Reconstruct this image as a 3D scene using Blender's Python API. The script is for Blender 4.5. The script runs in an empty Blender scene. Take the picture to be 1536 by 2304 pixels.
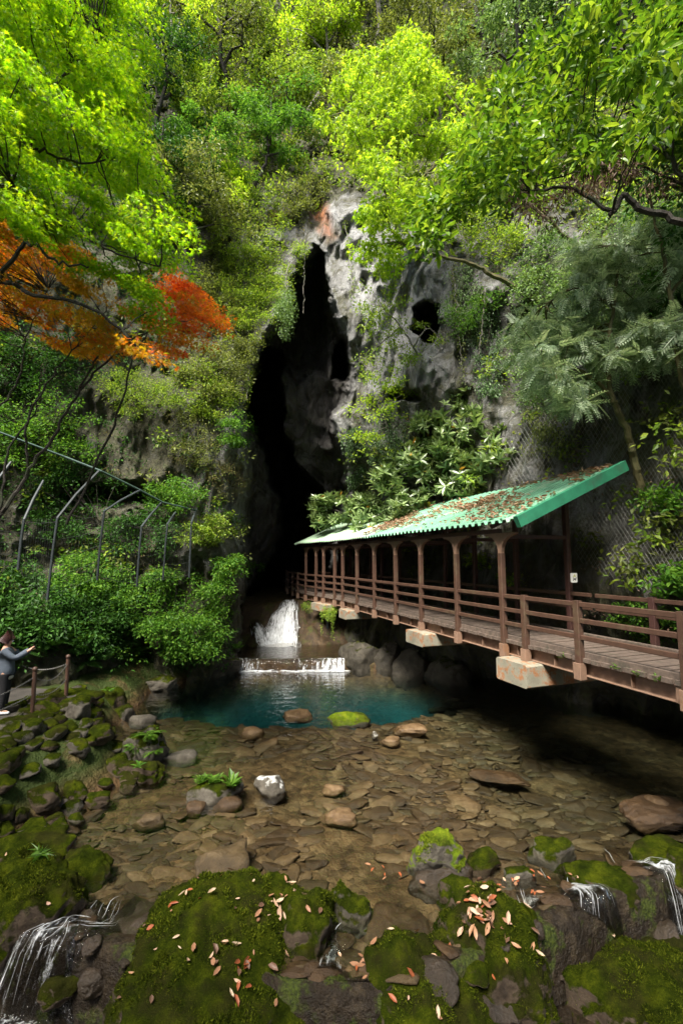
import bpy, bmesh, math, random
import numpy as np
from mathutils import Vector

# ------------------------------------------------------------------ camera, sky, sun, exposure
SC = bpy.context.scene
COL = SC.collection
CH = 4.3                                   # camera height above the pool
FPX = 1024.0                               # focal length in pixels of the 1536 x 2304 photograph
TILT = math.radians(5.86)
cd = bpy.data.cameras.new('camera')
cam = bpy.data.objects.new('camera', cd); COL.objects.link(cam)
cam.location = (0, 0, CH)
cam.rotation_euler = (math.radians(90) + TILT, 0, 0)
cd.sensor_fit = 'VERTICAL'; cd.sensor_height = 36; cd.sensor_width = 36; cd.lens = 16
cd.clip_start = 0.05; cd.clip_end = 400
SC.camera = cam

SUN_AZ, SUN_EL = math.radians(206), math.radians(56)
w = bpy.data.worlds.new('World'); SC.world = w; w.use_nodes = True
wn = w.node_tree; wn.nodes.clear()
sky = wn.nodes.new('ShaderNodeTexSky'); sky.sky_type = 'NISHITA'; sky.sun_disc = False
sky.sun_elevation = SUN_EL; sky.sun_rotation = SUN_AZ
sky.air_density = 1.0; sky.dust_density = 3.0; sky.ozone_density = 1.0
bg = wn.nodes.new('ShaderNodeBackground'); bg.inputs['Strength'].default_value = 0.09
wo = wn.nodes.new('ShaderNodeOutputWorld')
wn.links.new(sky.outputs[0], bg.inputs[0]); wn.links.new(bg.outputs[0], wo.inputs[0])
sl = bpy.data.lights.new('sun', 'SUN'); sl.energy = 5.0; sl.angle = math.radians(22); sl.color = (1, .95, .86)
so = bpy.data.objects.new('sun', sl); COL.objects.link(so)
sdir = Vector((math.sin(SUN_AZ) * math.cos(SUN_EL), math.cos(SUN_AZ) * math.cos(SUN_EL), math.sin(SUN_EL)))
so.rotation_euler = (-sdir).to_track_quat('-Z', 'Y').to_euler(); so.location = sdir * 60
SC.view_settings.view_transform = 'Standard'; SC.view_settings.look = 'None'
SC.view_settings.exposure = 1.58; SC.view_settings.gamma = 1
SC.render.engine = 'CYCLES'
cy = SC.cycles
cy.use_denoising = True; cy.use_adaptive_sampling = True; cy.adaptive_threshold = .015; cy.max_bounces = 7; cy.diffuse_bounces = 3; cy.glossy_bounces = 2
cy.transmission_bounces = 3; cy.transparent_max_bounces = 12; cy.volume_bounces = 0
cy.caustics_reflective = False; cy.caustics_refractive = False; cy.sample_clamp_indirect = 4

# ------------------------------------------------------------------ helpers
RNG = np.random.default_rng(7)
CT, ST = math.cos(TILT), math.sin(TILT)

def rays(px, py):
    """direction through a point of the photograph, as an (..., 3) array"""
    a = (np.asarray(px, float) - 768) / FPX
    b = -(np.asarray(py, float) - 1152) / FPX
    a, b = np.broadcast_arrays(a, b)
    return np.stack([a, CT - b * ST, ST + b * CT], -1)

def PY(px, py, Y):
    d = rays(px, py); s = np.asarray(Y, float) / d[..., 1]
    return d * s[..., None] + np.array([0, 0, CH])

def PZ(px, py, z):
    d = rays(px, py); s = (np.asarray(z, float) - CH) / d[..., 2]
    return d * s[..., None] + np.array([0, 0, CH])

def hash3(i, j, k, seed):
    h = (i.astype(np.int64) * 374761393 + j.astype(np.int64) * 668265263 + k.astype(np.int64) * 2147483647 + seed * 974711) & 0xffffffff
    h = ((h ^ (h >> 13)) * 1274126177) & 0xffffffff
    h = ((h ^ (h >> 16)) * 2246822519) & 0xffffffff
    return ((h ^ (h >> 15)) & 0xffffff) / float(0xffffff) * 2 - 1

def vnoise(p, seed=0):
    p = np.asarray(p, float); f = np.floor(p); t = p - f; t = t * t * (3 - 2 * t)
    i, j, k = f[..., 0], f[..., 1], f[..., 2]
    r = 0
    for a in (0, 1):
        for b in (0, 1):
            for c in (0, 1):
                wgt = (t[..., 0] if a else 1 - t[..., 0]) * (t[..., 1] if b else 1 - t[..., 1]) * (t[..., 2] if c else 1 - t[..., 2])
                r = r + wgt * hash3(i + a, j + b, k + c, seed)
    return r

def fbm(p, octv=4, seed=0, gain=.5):
    p = np.asarray(p, float); r = 0; a = 1.0
    for o in range(octv):
        r = r + a * vnoise(p * (2 ** o) + 17.3 * o, seed + o); a *= gain
    return r

def sstep(a, b, x):
    t = np.clip((x - a) / (b - a), 0, 1); return t * t * (3 - 2 * t)

def in_poly(px, py, poly):
    px = np.asarray(px, float); py = np.asarray(py, float)
    ins = np.zeros(px.shape, bool); n = len(poly)
    for i in range(n):
        x0, y0 = poly[i]; x1, y1 = poly[(i + 1) % n]
        c = ((y0 > py) != (y1 > py))
        with np.errstate(divide='ignore', invalid='ignore'):
            ins ^= c & (px < (x1 - x0) * (py - y0) / ((y1 - y0) if y1 != y0 else 1e-9) + x0)
    return ins

def sdf_poly(px, py, poly):
    """positive inside"""
    d = np.full(np.shape(px), 1e9); n = len(poly)
    for i in range(n):
        x0, y0 = poly[i]; x1, y1 = poly[(i + 1) % n]
        ex, ey = x1 - x0, y1 - y0
        t = np.clip(((px - x0) * ex + (py - y0) * ey) / (ex * ex + ey * ey + 1e-9), 0, 1)
        d = np.minimum(d, np.hypot(px - x0 - t * ex, py - y0 - t * ey))
    return np.where(in_poly(px, py, poly), d, -d)

def build_mesh(name, V, F):
    V = np.asarray(V, np.float32).reshape(-1, 3)
    F = [np.asarray(f, np.int32) for f in F if len(f)]
    me = bpy.data.meshes.new(name)
    me.vertices.add(len(V)); me.vertices.foreach_set('co', V.ravel())
    idx = np.concatenate([f.ravel() for f in F])
    tot = np.concatenate([np.full(len(f), f.shape[1], np.int32) for f in F])
    start = np.concatenate([[0], np.cumsum(tot)[:-1]]).astype(np.int32)
    me.loops.add(len(idx)); me.loops.foreach_set('vertex_index', idx)
    me.polygons.add(len(tot)); me.polygons.foreach_set('loop_start', start)
    me.update(calc_edges=True)
    return me

class MB:
    def __init__(s): s.V = []; s.F = []; s.n = 0
    def add(s, V, F):
        V = np.asarray(V, float).reshape(-1, 3)
        if not isinstance(F, list): F = [F]
        for f in F:
            f = np.asarray(f)
            if len(f): s.F.append(f + s.n)
        s.V.append(V); s.n += len(V)
        return s
    def tube(s, P, R, sides=6, cap=True):
        P = np.asarray(P, float); n = len(P); R = np.broadcast_to(np.asarray(R, float), (n,))
        T = np.gradient(P, axis=0); T /= np.linalg.norm(T, axis=1)[:, None] + 1e-12
        u = np.cross(T[0], [0, 0, 1.0]);
        if np.linalg.norm(u) < .05: u = np.cross(T[0], [1.0, 0, 0])
        u /= np.linalg.norm(u); rows = []
        ang = np.arange(sides) / sides * 2 * math.pi
        for i in range(n):
            u = u - T[i] * (u @ T[i]); u /= np.linalg.norm(u) + 1e-12; v = np.cross(T[i], u)
            rows.append(P[i] + R[i] * (np.cos(ang)[:, None] * u + np.sin(ang)[:, None] * v))
        V = np.concatenate(rows); a = np.arange(sides); b = (a + 1) % sides; q = []
        for i in range(n - 1):
            q.append(np.stack([i * sides + a, i * sides + b, (i + 1) * sides + b, (i + 1) * sides + a], 1))
        F = [np.concatenate(q)]
        if cap: F += [np.array([a[::-1]]), np.array([(n - 1) * sides + a])]
        return s.add(V, F)
    def bar(s, p, q, w, h, up=(0, 0, 1), ch=.008):
        """box beam from p to q, w across, h along up, chamfered edges"""
        p = np.asarray(p, float); q = np.asarray(q, float); t = q - p; t /= np.linalg.norm(t)
        up = np.asarray(up, float); side = np.cross(t, up); side /= np.linalg.norm(side); up = np.cross(side, t)
        a, b = w / 2, h / 2; c = min(ch, a * .4, b * .4)
        pr = [(a, b - c), (a - c, b), (-a + c, b), (-a, b - c), (-a, -b + c), (-a + c, -b), (a - c, -b), (a, -b + c)]
        V = [e + side * x + up * y for e in (p, q) for x, y in pr]
        k = np.arange(8); k2 = (k + 1) % 8
        return s.add(V, [np.stack([k, k2, k2 + 8, k + 8], 1), np.array([k[::-1]]), np.array([k + 8])])
    def prism(s, poly, ax, ay, az, o, d):
        """polygon (list of 2-d points) in axes ax, ay at o, extruded d along az (centred)"""
        poly = np.asarray(poly, float); n = len(poly); ax, ay, az, o = [np.asarray(v, float) for v in (ax, ay, az, o)]
        b = o + poly[:, :1] * ax + poly[:, 1:] * ay
        V = np.concatenate([b - az * d / 2, b + az * d / 2]); k = np.arange(n); k2 = (k + 1) % n
        return s.add(V, [np.stack([k, k2, k2 + n, k + n], 1), np.array([k[::-1]]), np.array([k + n])])
    def obj(s, name, mat, parent=None, smooth=False):
        return mesh_obj(name, np.concatenate(s.V), s.F, mat, parent, smooth)

def mesh_obj(name, V, F, mat, parent=None, smooth=False):
    V = np.asarray(V, float).reshape(-1, 3)
    if parent is not None:
        r = parent
        while r is not None: V = V - np.array(r.location); r = r.parent
    me = build_mesh(name, V, F)
    me.shade_smooth() if smooth else me.shade_flat()
    if mat is not None: me.materials.append(mat)
    o = bpy.data.objects.new(name, me); COL.objects.link(o)
    if parent is not None: o.parent = parent
    return o

def tag(o, label=None, cat=None, group=None, kind=None):
    if label: o['label'] = label
    if cat: o['category'] = cat
    if group: o['group'] = group
    if kind: o['kind'] = kind
    return o

def thing(name, label, cat, loc=(0, 0, 0), group=None):
    o = bpy.data.objects.new(name, None); COL.objects.link(o); o.empty_display_size = .2
    o.location = tuple(float(v) for v in loc)
    return tag(o, label, cat, group)

def copy_tree(o, parent=None):
    c = o.copy(); COL.objects.link(c)
    if parent is not None: c.parent = parent
    for ch in list(o.children): copy_tree(ch, c)
    return c

# ------------------------------------------------------------------ materials
class NT:
    def __init__(s, name):
        s.m = bpy.data.materials.new(name); s.m.use_nodes = True; s.t = s.m.node_tree; s.t.nodes.clear()
        s.out = s.t.nodes.new('ShaderNodeOutputMaterial')
    def n(s, typ, props=None, **inp):
        nd = s.t.nodes.new('ShaderNode' + typ)
        for k, v in (props or {}).items(): setattr(nd, k, v)
        for k, v in inp.items():
            key = int(k[1:]) if k[0] == 'i' and k[1:].isdigit() else k.replace('_', ' ')
            s.set(nd, key, v)
        return nd
    def set(s, nd, key, v):
        if isinstance(v, bpy.types.NodeSocket): s.t.links.new(v, nd.inputs[key])
        elif isinstance(v, bpy.types.Node): s.t.links.new(v.outputs[0], nd.inputs[key])
        else: nd.inputs[key].default_value = v if not isinstance(v, tuple) or len(v) != 3 or nd.inputs[key].type == 'VECTOR' else (*v, 1)
    def pos(s): return s.n('NewGeometry').outputs['Position']
    def ocoord(s): return s.n('TexCoord').outputs['Object']
    def mapped(s, src, scale): return s.n('Mapping', Vector=src, Scale=scale).outputs[0]
    def noise(s, vec, scale, detail=4, rough=.6, dist=0.0):
        return s.n('TexNoise', Vector=vec, Scale=scale, Detail=detail, Roughness=rough, Distortion=dist).outputs['Fac']
    def ramp(s, fac, stops):
        r = s.n('ValToRGB'); e = r.color_ramp.elements
        while len(e) < len(stops): e.new(.5)
        for el, (p, c) in zip(e, stops):
            el.position = p; el.color = (*c, 1) if not isinstance(c, (int, float)) else (c, c, c, 1)
        s.set(r, 'Fac', fac); return r.outputs[0]
    def mix(s, fac, a, b, mode='MIX'):
        nd = s.n('Mix', {'data_type': 'RGBA', 'blend_type': mode})
        for i, v in ((0, fac), (6, a), (7, b)):
            if isinstance(v, bpy.types.NodeSocket): s.t.links.new(v, nd.inputs[i])
            else: nd.inputs[i].default_value = v if i == 0 else (*v, 1)
        return nd.outputs[2]
    def math(s, op, a, b=0.0, clamp=False):
        nd = s.n('Math', {'operation': op, 'use_clamp': clamp}); s.set(nd, 0, a); s.set(nd, 1, b); return nd.outputs[0]
    def attr(s, name): return s.n('Attribute', {'attribute_name': name}).outputs['Fac']
    def bump(s, h, strength=.5, dist=.05, normal=None):
        nd = s.n('Bump', Strength=strength, Distance=dist, Height=h)
        if normal is not None: s.set(nd, 'Normal', normal)
        return nd.outputs[0]
    def bsdf(s, color, rough=.7, normal=None, **kw):
        p = s.n('BsdfPrincipled'); s.set(p, 'Base Color', color); s.set(p, 'Roughness', rough)
        for k, v in kw.items(): s.set(p, k.replace('_', ' '), v)
        if normal is not None: s.set(p, 'Normal', normal)
        return p
    def done(s, sh):
        s.t.links.new(sh.outputs[0] if isinstance(sh, bpy.types.Node) else sh, s.out.inputs['Surface']); return s.m

def leaf_mat(name, stops, trans=.45, rough=.45, spec=.4, tgain=1.35, patch=.35, alt=None):
    t = NT(name); g = t.n('NewGeometry')
    c = t.ramp(g.outputs['Random Per Island'], stops)
    if alt: c = t.mix(t.ramp(t.noise(g.outputs['Position'], .9, 3), [(.46, 0.0), (.58, .85)]), c, alt)
    big = t.noise(g.outputs['Position'], 1.1, 2)
    c = t.mix(patch, c, t.mix(1.0, c, t.ramp(big, [(.3, .45), (.7, 1.5)]), 'MULTIPLY'))
    p = t.bsdf(c, rough); p.inputs['Specular IOR Level'].default_value = spec
    tr = t.n('BsdfTranslucent', Color=t.mix(1.0, c, (tgain, tgain, tgain * .6), 'MULTIPLY'))
    ms = t.n('MixShader', i0=trans); t.t.links.new(p.outputs[0], ms.inputs[1]); t.t.links.new(tr.outputs[0], ms.inputs[2])
    return t.done(ms)

def bark_mat(name, a, b):
    t = NT(name); o = t.pos()
    n = t.noise(t.mapped(o, (14, 14, 3)), 1.0, 5); m = t.noise(o, 1.7, 3)
    c = t.mix(t.ramp(m, [(.52, 0.0), (.68, .8)]), t.ramp(n, [(.3, a), (.7, b)]), (.03, .045, .012))
    return t.done(t.bsdf(c, .85, t.bump(n, .6, .03)))

def plain_mat(name, col, rough=.6, var=.25, scale=6.0, metal=0.0, bump=.1, dirt=None):
    t = NT(name); o = t.pos(); n = t.noise(o, scale, 5)
    lo = tuple(v * (1 - var) for v in col); hi = tuple(min(1, v * (1 + var)) for v in col)
    c = t.ramp(n, [(.3, lo), (.7, hi)])
    if dirt: c = t.mix(t.ramp(t.noise(o, scale * .37, 6, .7), [(.54, 0.0), (.66, .85)]), c, dirt)
    p = t.bsdf(c, rough, t.bump(t.noise(o, scale * 6, 3), bump, .01)); p.inputs['Metallic'].default_value = metal
    return t.done(p)

M = {}
def G(*a): return a
M['maple'] = leaf_mat('maple_green', [(0, (.13, .30, .006)), (.45, (.26, .46, .008)), (.8, (.38, .55, .010)), (1, (.45, .54, .015))], .55, patch=.45)
M['maple_orange'] = leaf_mat('maple_orange', [(0, (.34, .24, .010)), (.3, (.55, .24, .010)), (.7, (.66, .17, .008)), (.85, (.62, .10, .010)), (1, (.26, .32, .012))], .55, patch=.5, alt=(.50, .33, .012))
M['maple_red'] = leaf_mat('maple_red', [(0, (.45, .055, .012)), (.5, (.64, .10, .015)), (1, (.70, .19, .015))], .55, patch=.5, alt=(.72, .22, .015))
M['lime'] = leaf_mat('lime_leaf', [(0, (.18, .32, .015)), (.5, (.30, .44, .02)), (1, (.44, .55, .05))], .55, patch=.45)
M['broad'] = leaf_mat('broad_leaf', [(0, (.04, .10, .008)), (.5, (.10, .195, .012)), (.85, (.19, .29, .018)), (1, (.25, .33, .03))], .4, .4, .35)
M['olive'] = leaf_mat('olive_leaf', [(0, (.07, .095, .022)), (.5, (.13, .16, .035)), (1, (.24, .27, .065))], .4, .5)
M['fresh'] = leaf_mat('fresh_leaf', [(0, (.09, .17, .014)), (.5, (.18, .28, .025)), (1, (.32, .40, .05))], .45)
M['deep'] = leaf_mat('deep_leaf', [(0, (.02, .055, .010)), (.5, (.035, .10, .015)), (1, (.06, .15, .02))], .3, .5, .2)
M['vivid'] = leaf_mat('vivid_leaf', [(0, (.045, .13, .015)), (.5, (.085, .20, .022)), (1, (.17, .31, .035))], .42, .5, .2)
M['dry'] = leaf_mat('dry_grass', [(0, (.13, .11, .03)), (.5, (.20, .17, .06)), (1, (.14, .18, .035))], .3, .7)
M['pale'] = leaf_mat('pale_shrub', [(0, (.08, .15, .04)), (.5, (.14, .23, .07)), (1, (.22, .32, .11))], .35, .4)
M['conifer'] = leaf_mat('conifer_needle', [(0, (.17, .25, .14)), (.5, (.30, .39, .235)), (1, (.46, .54, .37))], .3, .45)
M['rhodo'] = leaf_mat('leathery_leaf', [(0, (.09, .15, .045)), (.6, (.19, .27, .09)), (.985, (.31, .40, .17)), (.992, (.5, .30, .03)), (1, (.55, .22, .03))], .25, .3, .6)
M['ivy'] = leaf_mat('ivy_leaf', [(0, (.035, .075, .022)), (.5, (.06, .12, .035)), (1, (.10, .17, .05))], .25, .4)
M['fern'] = leaf_mat('fern_frond', [(0, (.05, .13, .012)), (1, (.13, .24, .025))], .4)
M['fern_dark'] = leaf_mat('dark_fern_frond', [(0, (.02, .06, .01)), (1, (.05, .13, .02))], .3)
M['dead'] = leaf_mat('dead_leaf', [(0, (.08, .045, .03)), (.5, (.15, .085, .055)), (1, (.26, .17, .12))], .2, .6)
M['fallen'] = leaf_mat('fallen_leaf', [(0, (.17, .09, .05)), (.4, (.32, .19, .12)), (.8, (.46, .32, .22)), (1, (.30, .11, .04))], .15, .5, patch=.05)
M['bark'] = bark_mat('dark_bark', (.014, .011, .008), (.045, .036, .027))
M['bark_grey'] = bark_mat('grey_bark', (.09, .08, .065), (.22, .20, .17))
M['bark_moss'] = bark_mat('mossy_bark', (.06, .055, .02), (.13, .11, .04))

def limestone():
    t = NT('limestone_cliff'); p = t.pos()
    n1 = t.noise(p, .55, 6, .62, .4); n2 = t.noise(t.mapped(p, (2.6, 2.6, .45)), 1.0, 6, .65, .5); n3 = t.noise(p, 5.5, 5, .65)
    c = t.ramp(n1, [(.24, (.10, .097, .092)), (.42, (.21, .207, .198)), (.58, (.33, .328, .318)), (.75, (.50, .498, .487))])
    c = t.mix(t.ramp(n2, [(.30, .75), (.50, 0.0)]), c, (.085, .078, .068))
    c = t.mix(t.ramp(n3, [(.25, .5), (.45, 0.0)]), c, (.10, .09, .075))
    c = t.mix(t.math('MULTIPLY', t.attr('pale'), .8), c, t.mix(.5, c, (.62, .62, .62)))
    c = t.mix(t.math('MULTIPLY', t.attr('warm'), t.ramp(t.noise(p, 1.6, 4), [(.3, .5), (.6, 1.0)])), c, (.34, .12, .035))
    c = t.mix(t.math('MULTIPLY', t.attr('wet'), .8), c, t.mix(1.0, c, (.32, .28, .25), 'MULTIPLY'))  # damp cave rock tone, deepened as painted shade there and around the bridge
    mossn = t.noise(p, 1.3, 6, .7, .3)
    mf = t.math('MULTIPLY', t.ramp(t.math('ADD', mossn, t.math('MULTIPLY', t.attr('veg'), .42)), [(.56, 0.0), (.74, 1.0)]), .9)
    mc = t.ramp(t.noise(p, 4.2, 5, .7), [(.3, (.030, .045, .010)), (.5, (.085, .075, .032)), (.7, (.085, .115, .022))])
    c = t.mix(mf, c, mc)
    h = t.math('ADD', t.math('MULTIPLY', n2, .5), t.math('ADD', n3, t.math('MULTIPLY', t.noise(p, 17, 5, .75), .8)))
    vo = t.n('TexVoronoi', {'feature': 'F1'}, Vector=t.mapped(p, (1, 1, .3)), Scale=2.0).outputs['Distance']
    h = t.math('ADD', h, t.math('MULTIPLY', vo, .8))
    ck = t.n('TexVoronoi', {'feature': 'DISTANCE_TO_EDGE'}, Vector=t.mix(.12, t.mapped(p, (1, 1, .42)), t.n('TexNoise', Vector=p, Scale=2.2, Detail=4.0).outputs['Color'], 'ADD'), Scale=1.15).outputs['Distance']
    crack = t.ramp(ck, [(0, 0.0), (.06, 1.0)]); c = t.mix(t.ramp(ck, [(.0, .55), (.03, 0.0)]), c, (.05, .045, .038))
    h = t.math('ADD', h, t.math('MULTIPLY', crack, .35))
    return t.done(t.bsdf(c, .85, t.bump(h, 1.0, .26)))
M['cliff'] = limestone()

def riverbed():
    t = NT('riverbed_gravel'); p = t.pos()
    n = t.noise(p, 2.2, 6, .65); v = t.n('TexVoronoi', {'feature': 'F1'}, Vector=p, Scale=8.0, Randomness=1.0)
    v2 = t.n('TexVoronoi', {'feature': 'F1'}, Vector=p, Scale=23.0)
    c = t.ramp(n, [(.3, (.040, .022, .009)), (.5, (.085, .048, .020)), (.7, (.15, .095, .045))])
    bw = t.n('RGBToBW', Color=v.outputs['Color']).outputs[0]; c = t.mix(1.0, c, t.ramp(bw, [(.1, .55), (.9, 1.35)]), 'MULTIPLY')
    sep = t.n('SeparateXYZ', Vector=p); deep = t.ramp(t.n('MapRange', i0=sep.outputs[2], i1=-.4, i2=-1.1).outputs[0], [(0, 0.0), (1, 1.0)])
    c = t.mix(deep, c, (.048, .088, .088))
    up = t.n('MapRange', i0=sep.outputs[2], i1=.02, i2=.4).outputs[0]
    ms = t.ramp(t.noise(p, 1.4, 5, .7), [(.30, .2), (.48, 1.0)])
    c = t.mix(t.math('MULTIPLY', t.math('MULTIPLY', up, ms), t.attr('bank')), c, (.03, .045, .008))
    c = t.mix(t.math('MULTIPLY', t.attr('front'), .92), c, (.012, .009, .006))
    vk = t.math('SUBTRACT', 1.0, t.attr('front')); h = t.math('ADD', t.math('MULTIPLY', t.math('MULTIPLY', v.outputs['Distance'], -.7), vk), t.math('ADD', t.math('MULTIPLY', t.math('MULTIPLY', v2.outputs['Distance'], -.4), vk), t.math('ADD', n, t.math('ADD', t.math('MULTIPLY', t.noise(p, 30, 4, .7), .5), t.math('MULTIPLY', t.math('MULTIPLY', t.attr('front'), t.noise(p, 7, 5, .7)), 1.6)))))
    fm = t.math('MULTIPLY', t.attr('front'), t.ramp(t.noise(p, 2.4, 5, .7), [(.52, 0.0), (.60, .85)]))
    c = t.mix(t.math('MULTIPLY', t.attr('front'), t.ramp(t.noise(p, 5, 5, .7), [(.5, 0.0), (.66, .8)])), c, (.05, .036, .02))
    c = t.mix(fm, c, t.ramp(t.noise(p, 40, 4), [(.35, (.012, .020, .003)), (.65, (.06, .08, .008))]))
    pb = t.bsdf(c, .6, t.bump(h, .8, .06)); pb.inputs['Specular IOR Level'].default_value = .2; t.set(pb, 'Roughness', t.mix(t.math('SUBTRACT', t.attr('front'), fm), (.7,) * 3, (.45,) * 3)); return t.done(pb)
M['bed'] = riverbed()

def rock_mat(name, stops, moss=0.0, mosscol=((.011, .017, .002), (.030, .042, .003), (.075, .088, .005)), rough=.75, cap=None, wet=.0):
    """moss: 0 none .. 1 nearly everywhere; it grows on faces that look up"""
    t = NT(name); o = t.ocoord(); p = t.pos()
    n1 = t.noise(p, 3.2, 6, .65); n2 = t.noise(p, 17, 5, .7)
    c = t.ramp(t.math('ADD', t.math('MULTIPLY', n1, .65), t.math('MULTIPLY', n2, .35)), stops)
    h = t.math('ADD', n1, t.math('MULTIPLY', n2, .6)); mf = None
    nz = t.n('SeparateXYZ', Vector=t.n('NewGeometry').outputs['Normal']).outputs[2]
    if cap is not None:
        f = t.ramp(t.math('ADD', t.math('MULTIPLY', nz, .5), t.noise(p, 7, 5, .7)), [(.86, 0.0), (1.0, .9)])
        c = t.mix(f, c, cap)
    h = t.math('ADD', h, t.math('MULTIPLY', t.noise(p, 55, 4, .75), .45))
    if moss > 0:
        lim = 1.25 - moss * 1.25
        f = t.math('ADD', t.math('MULTIPLY', nz, .6), t.math('MULTIPLY', t.math('SUBTRACT', t.noise(p, 2.6, 6, .7), .5), 1.3))
        mb = t.ramp(t.noise(p, 1.9, 5, .65), [(.40, .75), (.52, 0.0)])
        mf = t.ramp(t.math('ADD', f, .5 - lim), [(.42, 0.0), (.56, 1.0)])
        mc = t.ramp(t.math('ADD', t.math('MULTIPLY', t.noise(p, 5.5, 4, .6), .7), t.math('MULTIPLY', t.noise(p, 60, 3), .3)), [(.36, mosscol[0]), (.5, mosscol[1]), (.66, mosscol[2])])
        mc = t.mix(mb, mc, (.026, .024, .007)); c = t.mix(mf, c, mc)
        h = t.math('ADD', h, t.math('MULTIPLY', mf, t.math('MULTIPLY', t.noise(p, 55, 4, .8), 1.3)))
    pr = t.bsdf(c, rough, t.bump(h, .75, .05))
    pr.inputs['Specular IOR Level'].default_value = .4
    if mf is not None: t.set(pr, 'Specular IOR Level', t.n('MapRange', i0=mf, i3=.4, i4=.02).outputs[0])
    if mf is not None: t.set(pr, 'Roughness', t.mix(mf, (rough,) * 3, (.95,) * 3))
    return t.done(pr)
GREY = [(.3, (.030, .025, .018)), (.5, (.078, .067, .050)), (.7, (.16, .142, .112))]
BROWN = [(.3, (.018, .010, .004)), (.5, (.048, .026, .010)), (.7, (.105, .062, .027))]
TAN = [(.3, (.045, .026, .011)), (.5, (.105, .062, .027)), (.7, (.21, .138, .07))]
OLIV = [(.3, (.026, .017, .006)), (.5, (.062, .040, .016)), (.7, (.125, .085, .04))]
DARKB = [(.3, (.025, .017, .010)), (.5, (.06, .04, .024)), (.7, (.11, .08, .05))]
M['rock_grey'] = rock_mat('grey_rock', GREY)
M['rock_pale'] = rock_mat('pale_topped_rock', GREY, cap=(.55, .55, .52))
M['rock_brown'] = rock_mat('brown_rock', BROWN, rough=.5)
M['rock_tan'] = rock_mat('tan_rock', TAN, rough=.5)
M['rock_oliv'] = rock_mat('olive_rock', OLIV, rough=.5)
M['rock_dark'] = rock_mat('dark_wet_rock', [(.3, (.014, .010, .006)), (.5, (.034, .024, .015)), (.7, (.07, .05, .033))], rough=.35)
M['moss_full'] = rock_mat('mossy_boulder', DARKB, .88)
M['moss_most'] = rock_mat('half_mossy_boulder', GREY, .80)
M['moss_some'] = rock_mat('lightly_mossy_rock', GREY, .6)
M['moss_lime'] = rock_mat('bright_mossy_rock', GREY, .80, ((.06, .10, .008), (.13, .19, .012), (.24, .28, .02)))
M['bank_rock'] = rock_mat('bank_rock', [(.3, (.014, .011, .007)), (.5, (.036, .03, .02)), (.7, (.075, .064, .045))], .5)

t = NT('path_asphalt'); p = t.pos(); n = t.noise(p, 3, 5)
M['path'] = t.done(t.bsdf(t.ramp(n, [(.35, (.022, .019, .015)), (.65, (.048, .041, .034))]), .8, t.bump(t.noise(p, 70, 3), .4, .01)))

def water_mat(name, tint, refl=.75, vol=None, scale=3.0, strength=.12):
    t = NT(name); p = t.pos()
    h = t.math('ADD', t.noise(t.mapped(p, (1, 1.6, 1)), scale, 3, .55), t.math('MULTIPLY', t.noise(p, scale * 4, 2), .25))
    b = t.bump(h, strength, .12)
    fr = t.n('Fresnel', IOR=1.33, Normal=b)
    gl = t.n('BsdfGlossy', Roughness=.04, Normal=b, Color=(1, 1, 1)); tr = t.n('BsdfTransparent', Color=tint)
    ms = t.n('MixShader', i0=t.math('MULTIPLY', fr.outputs[0], refl, True))
    t.t.links.new(tr.outputs[0], ms.inputs[1]); t.t.links.new(gl.outputs[0], ms.inputs[2])
    t.done(ms)
    if vol:
        va = t.n('VolumeAbsorption', Color=vol[0], Density=vol[1]); t.t.links.new(va.outputs[0], t.out.inputs['Volume'])
    return t.m
M['water'] = water_mat('clear_water', (.95, .94, .90), 1.9, ((.20, .72, .74), .45), 2.2, .22)
M['water_low'] = water_mat('lower_water', (.72, .70, .66), .9, None, 5.0, .35)

def rapid():
    t = NT('rushing_water'); p = t.pos(); fl = t.n('Attribute', {'attribute_name': 'flow'}).outputs['Vector']; foam = t.attr('foam')
    n1 = t.noise(t.mapped(fl, (1.6, 11, 1)), 1.0, 5, .6, .3); n2 = t.noise(t.mapped(fl, (5, 34, 1)), 1.0, 4, .65); n3 = t.noise(p, 26, 4, .7)
    s = t.math('ADD', t.math('ADD', t.math('MULTIPLY', n1, .5), t.math('MULTIPLY', n2, .32)), t.math('MULTIPLY', n3, .18))
    f = t.ramp(t.math('ADD', s, t.math('MULTIPLY', t.math('SUBTRACT', foam, .5), .42)), [(.54, 0.0), (.64, .5), (.80, .95)])
    b = t.bump(t.math('ADD', n1, t.math('MULTIPLY', n2, .7)), .9, .06)
    fr = t.n('Fresnel', IOR=1.33, Normal=b); gl = t.n('BsdfGlossy', Roughness=.06, Normal=b, Color=(1, 1, 1)); tr = t.n('BsdfTransparent', Color=(.80, .79, .76))
    m1 = t.n('MixShader', i0=fr); t.t.links.new(tr.outputs[0], m1.inputs[1]); t.t.links.new(gl.outputs[0], m1.inputs[2])
    wh = t.bsdf((.90, .92, .94), .4, b); m2 = t.n('MixShader', i0=f); t.t.links.new(m1.outputs[0], m2.inputs[1]); t.t.links.new(wh.outputs[0], m2.inputs[2])
    return t.done(m2)
M['rapid'] = rapid()

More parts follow.
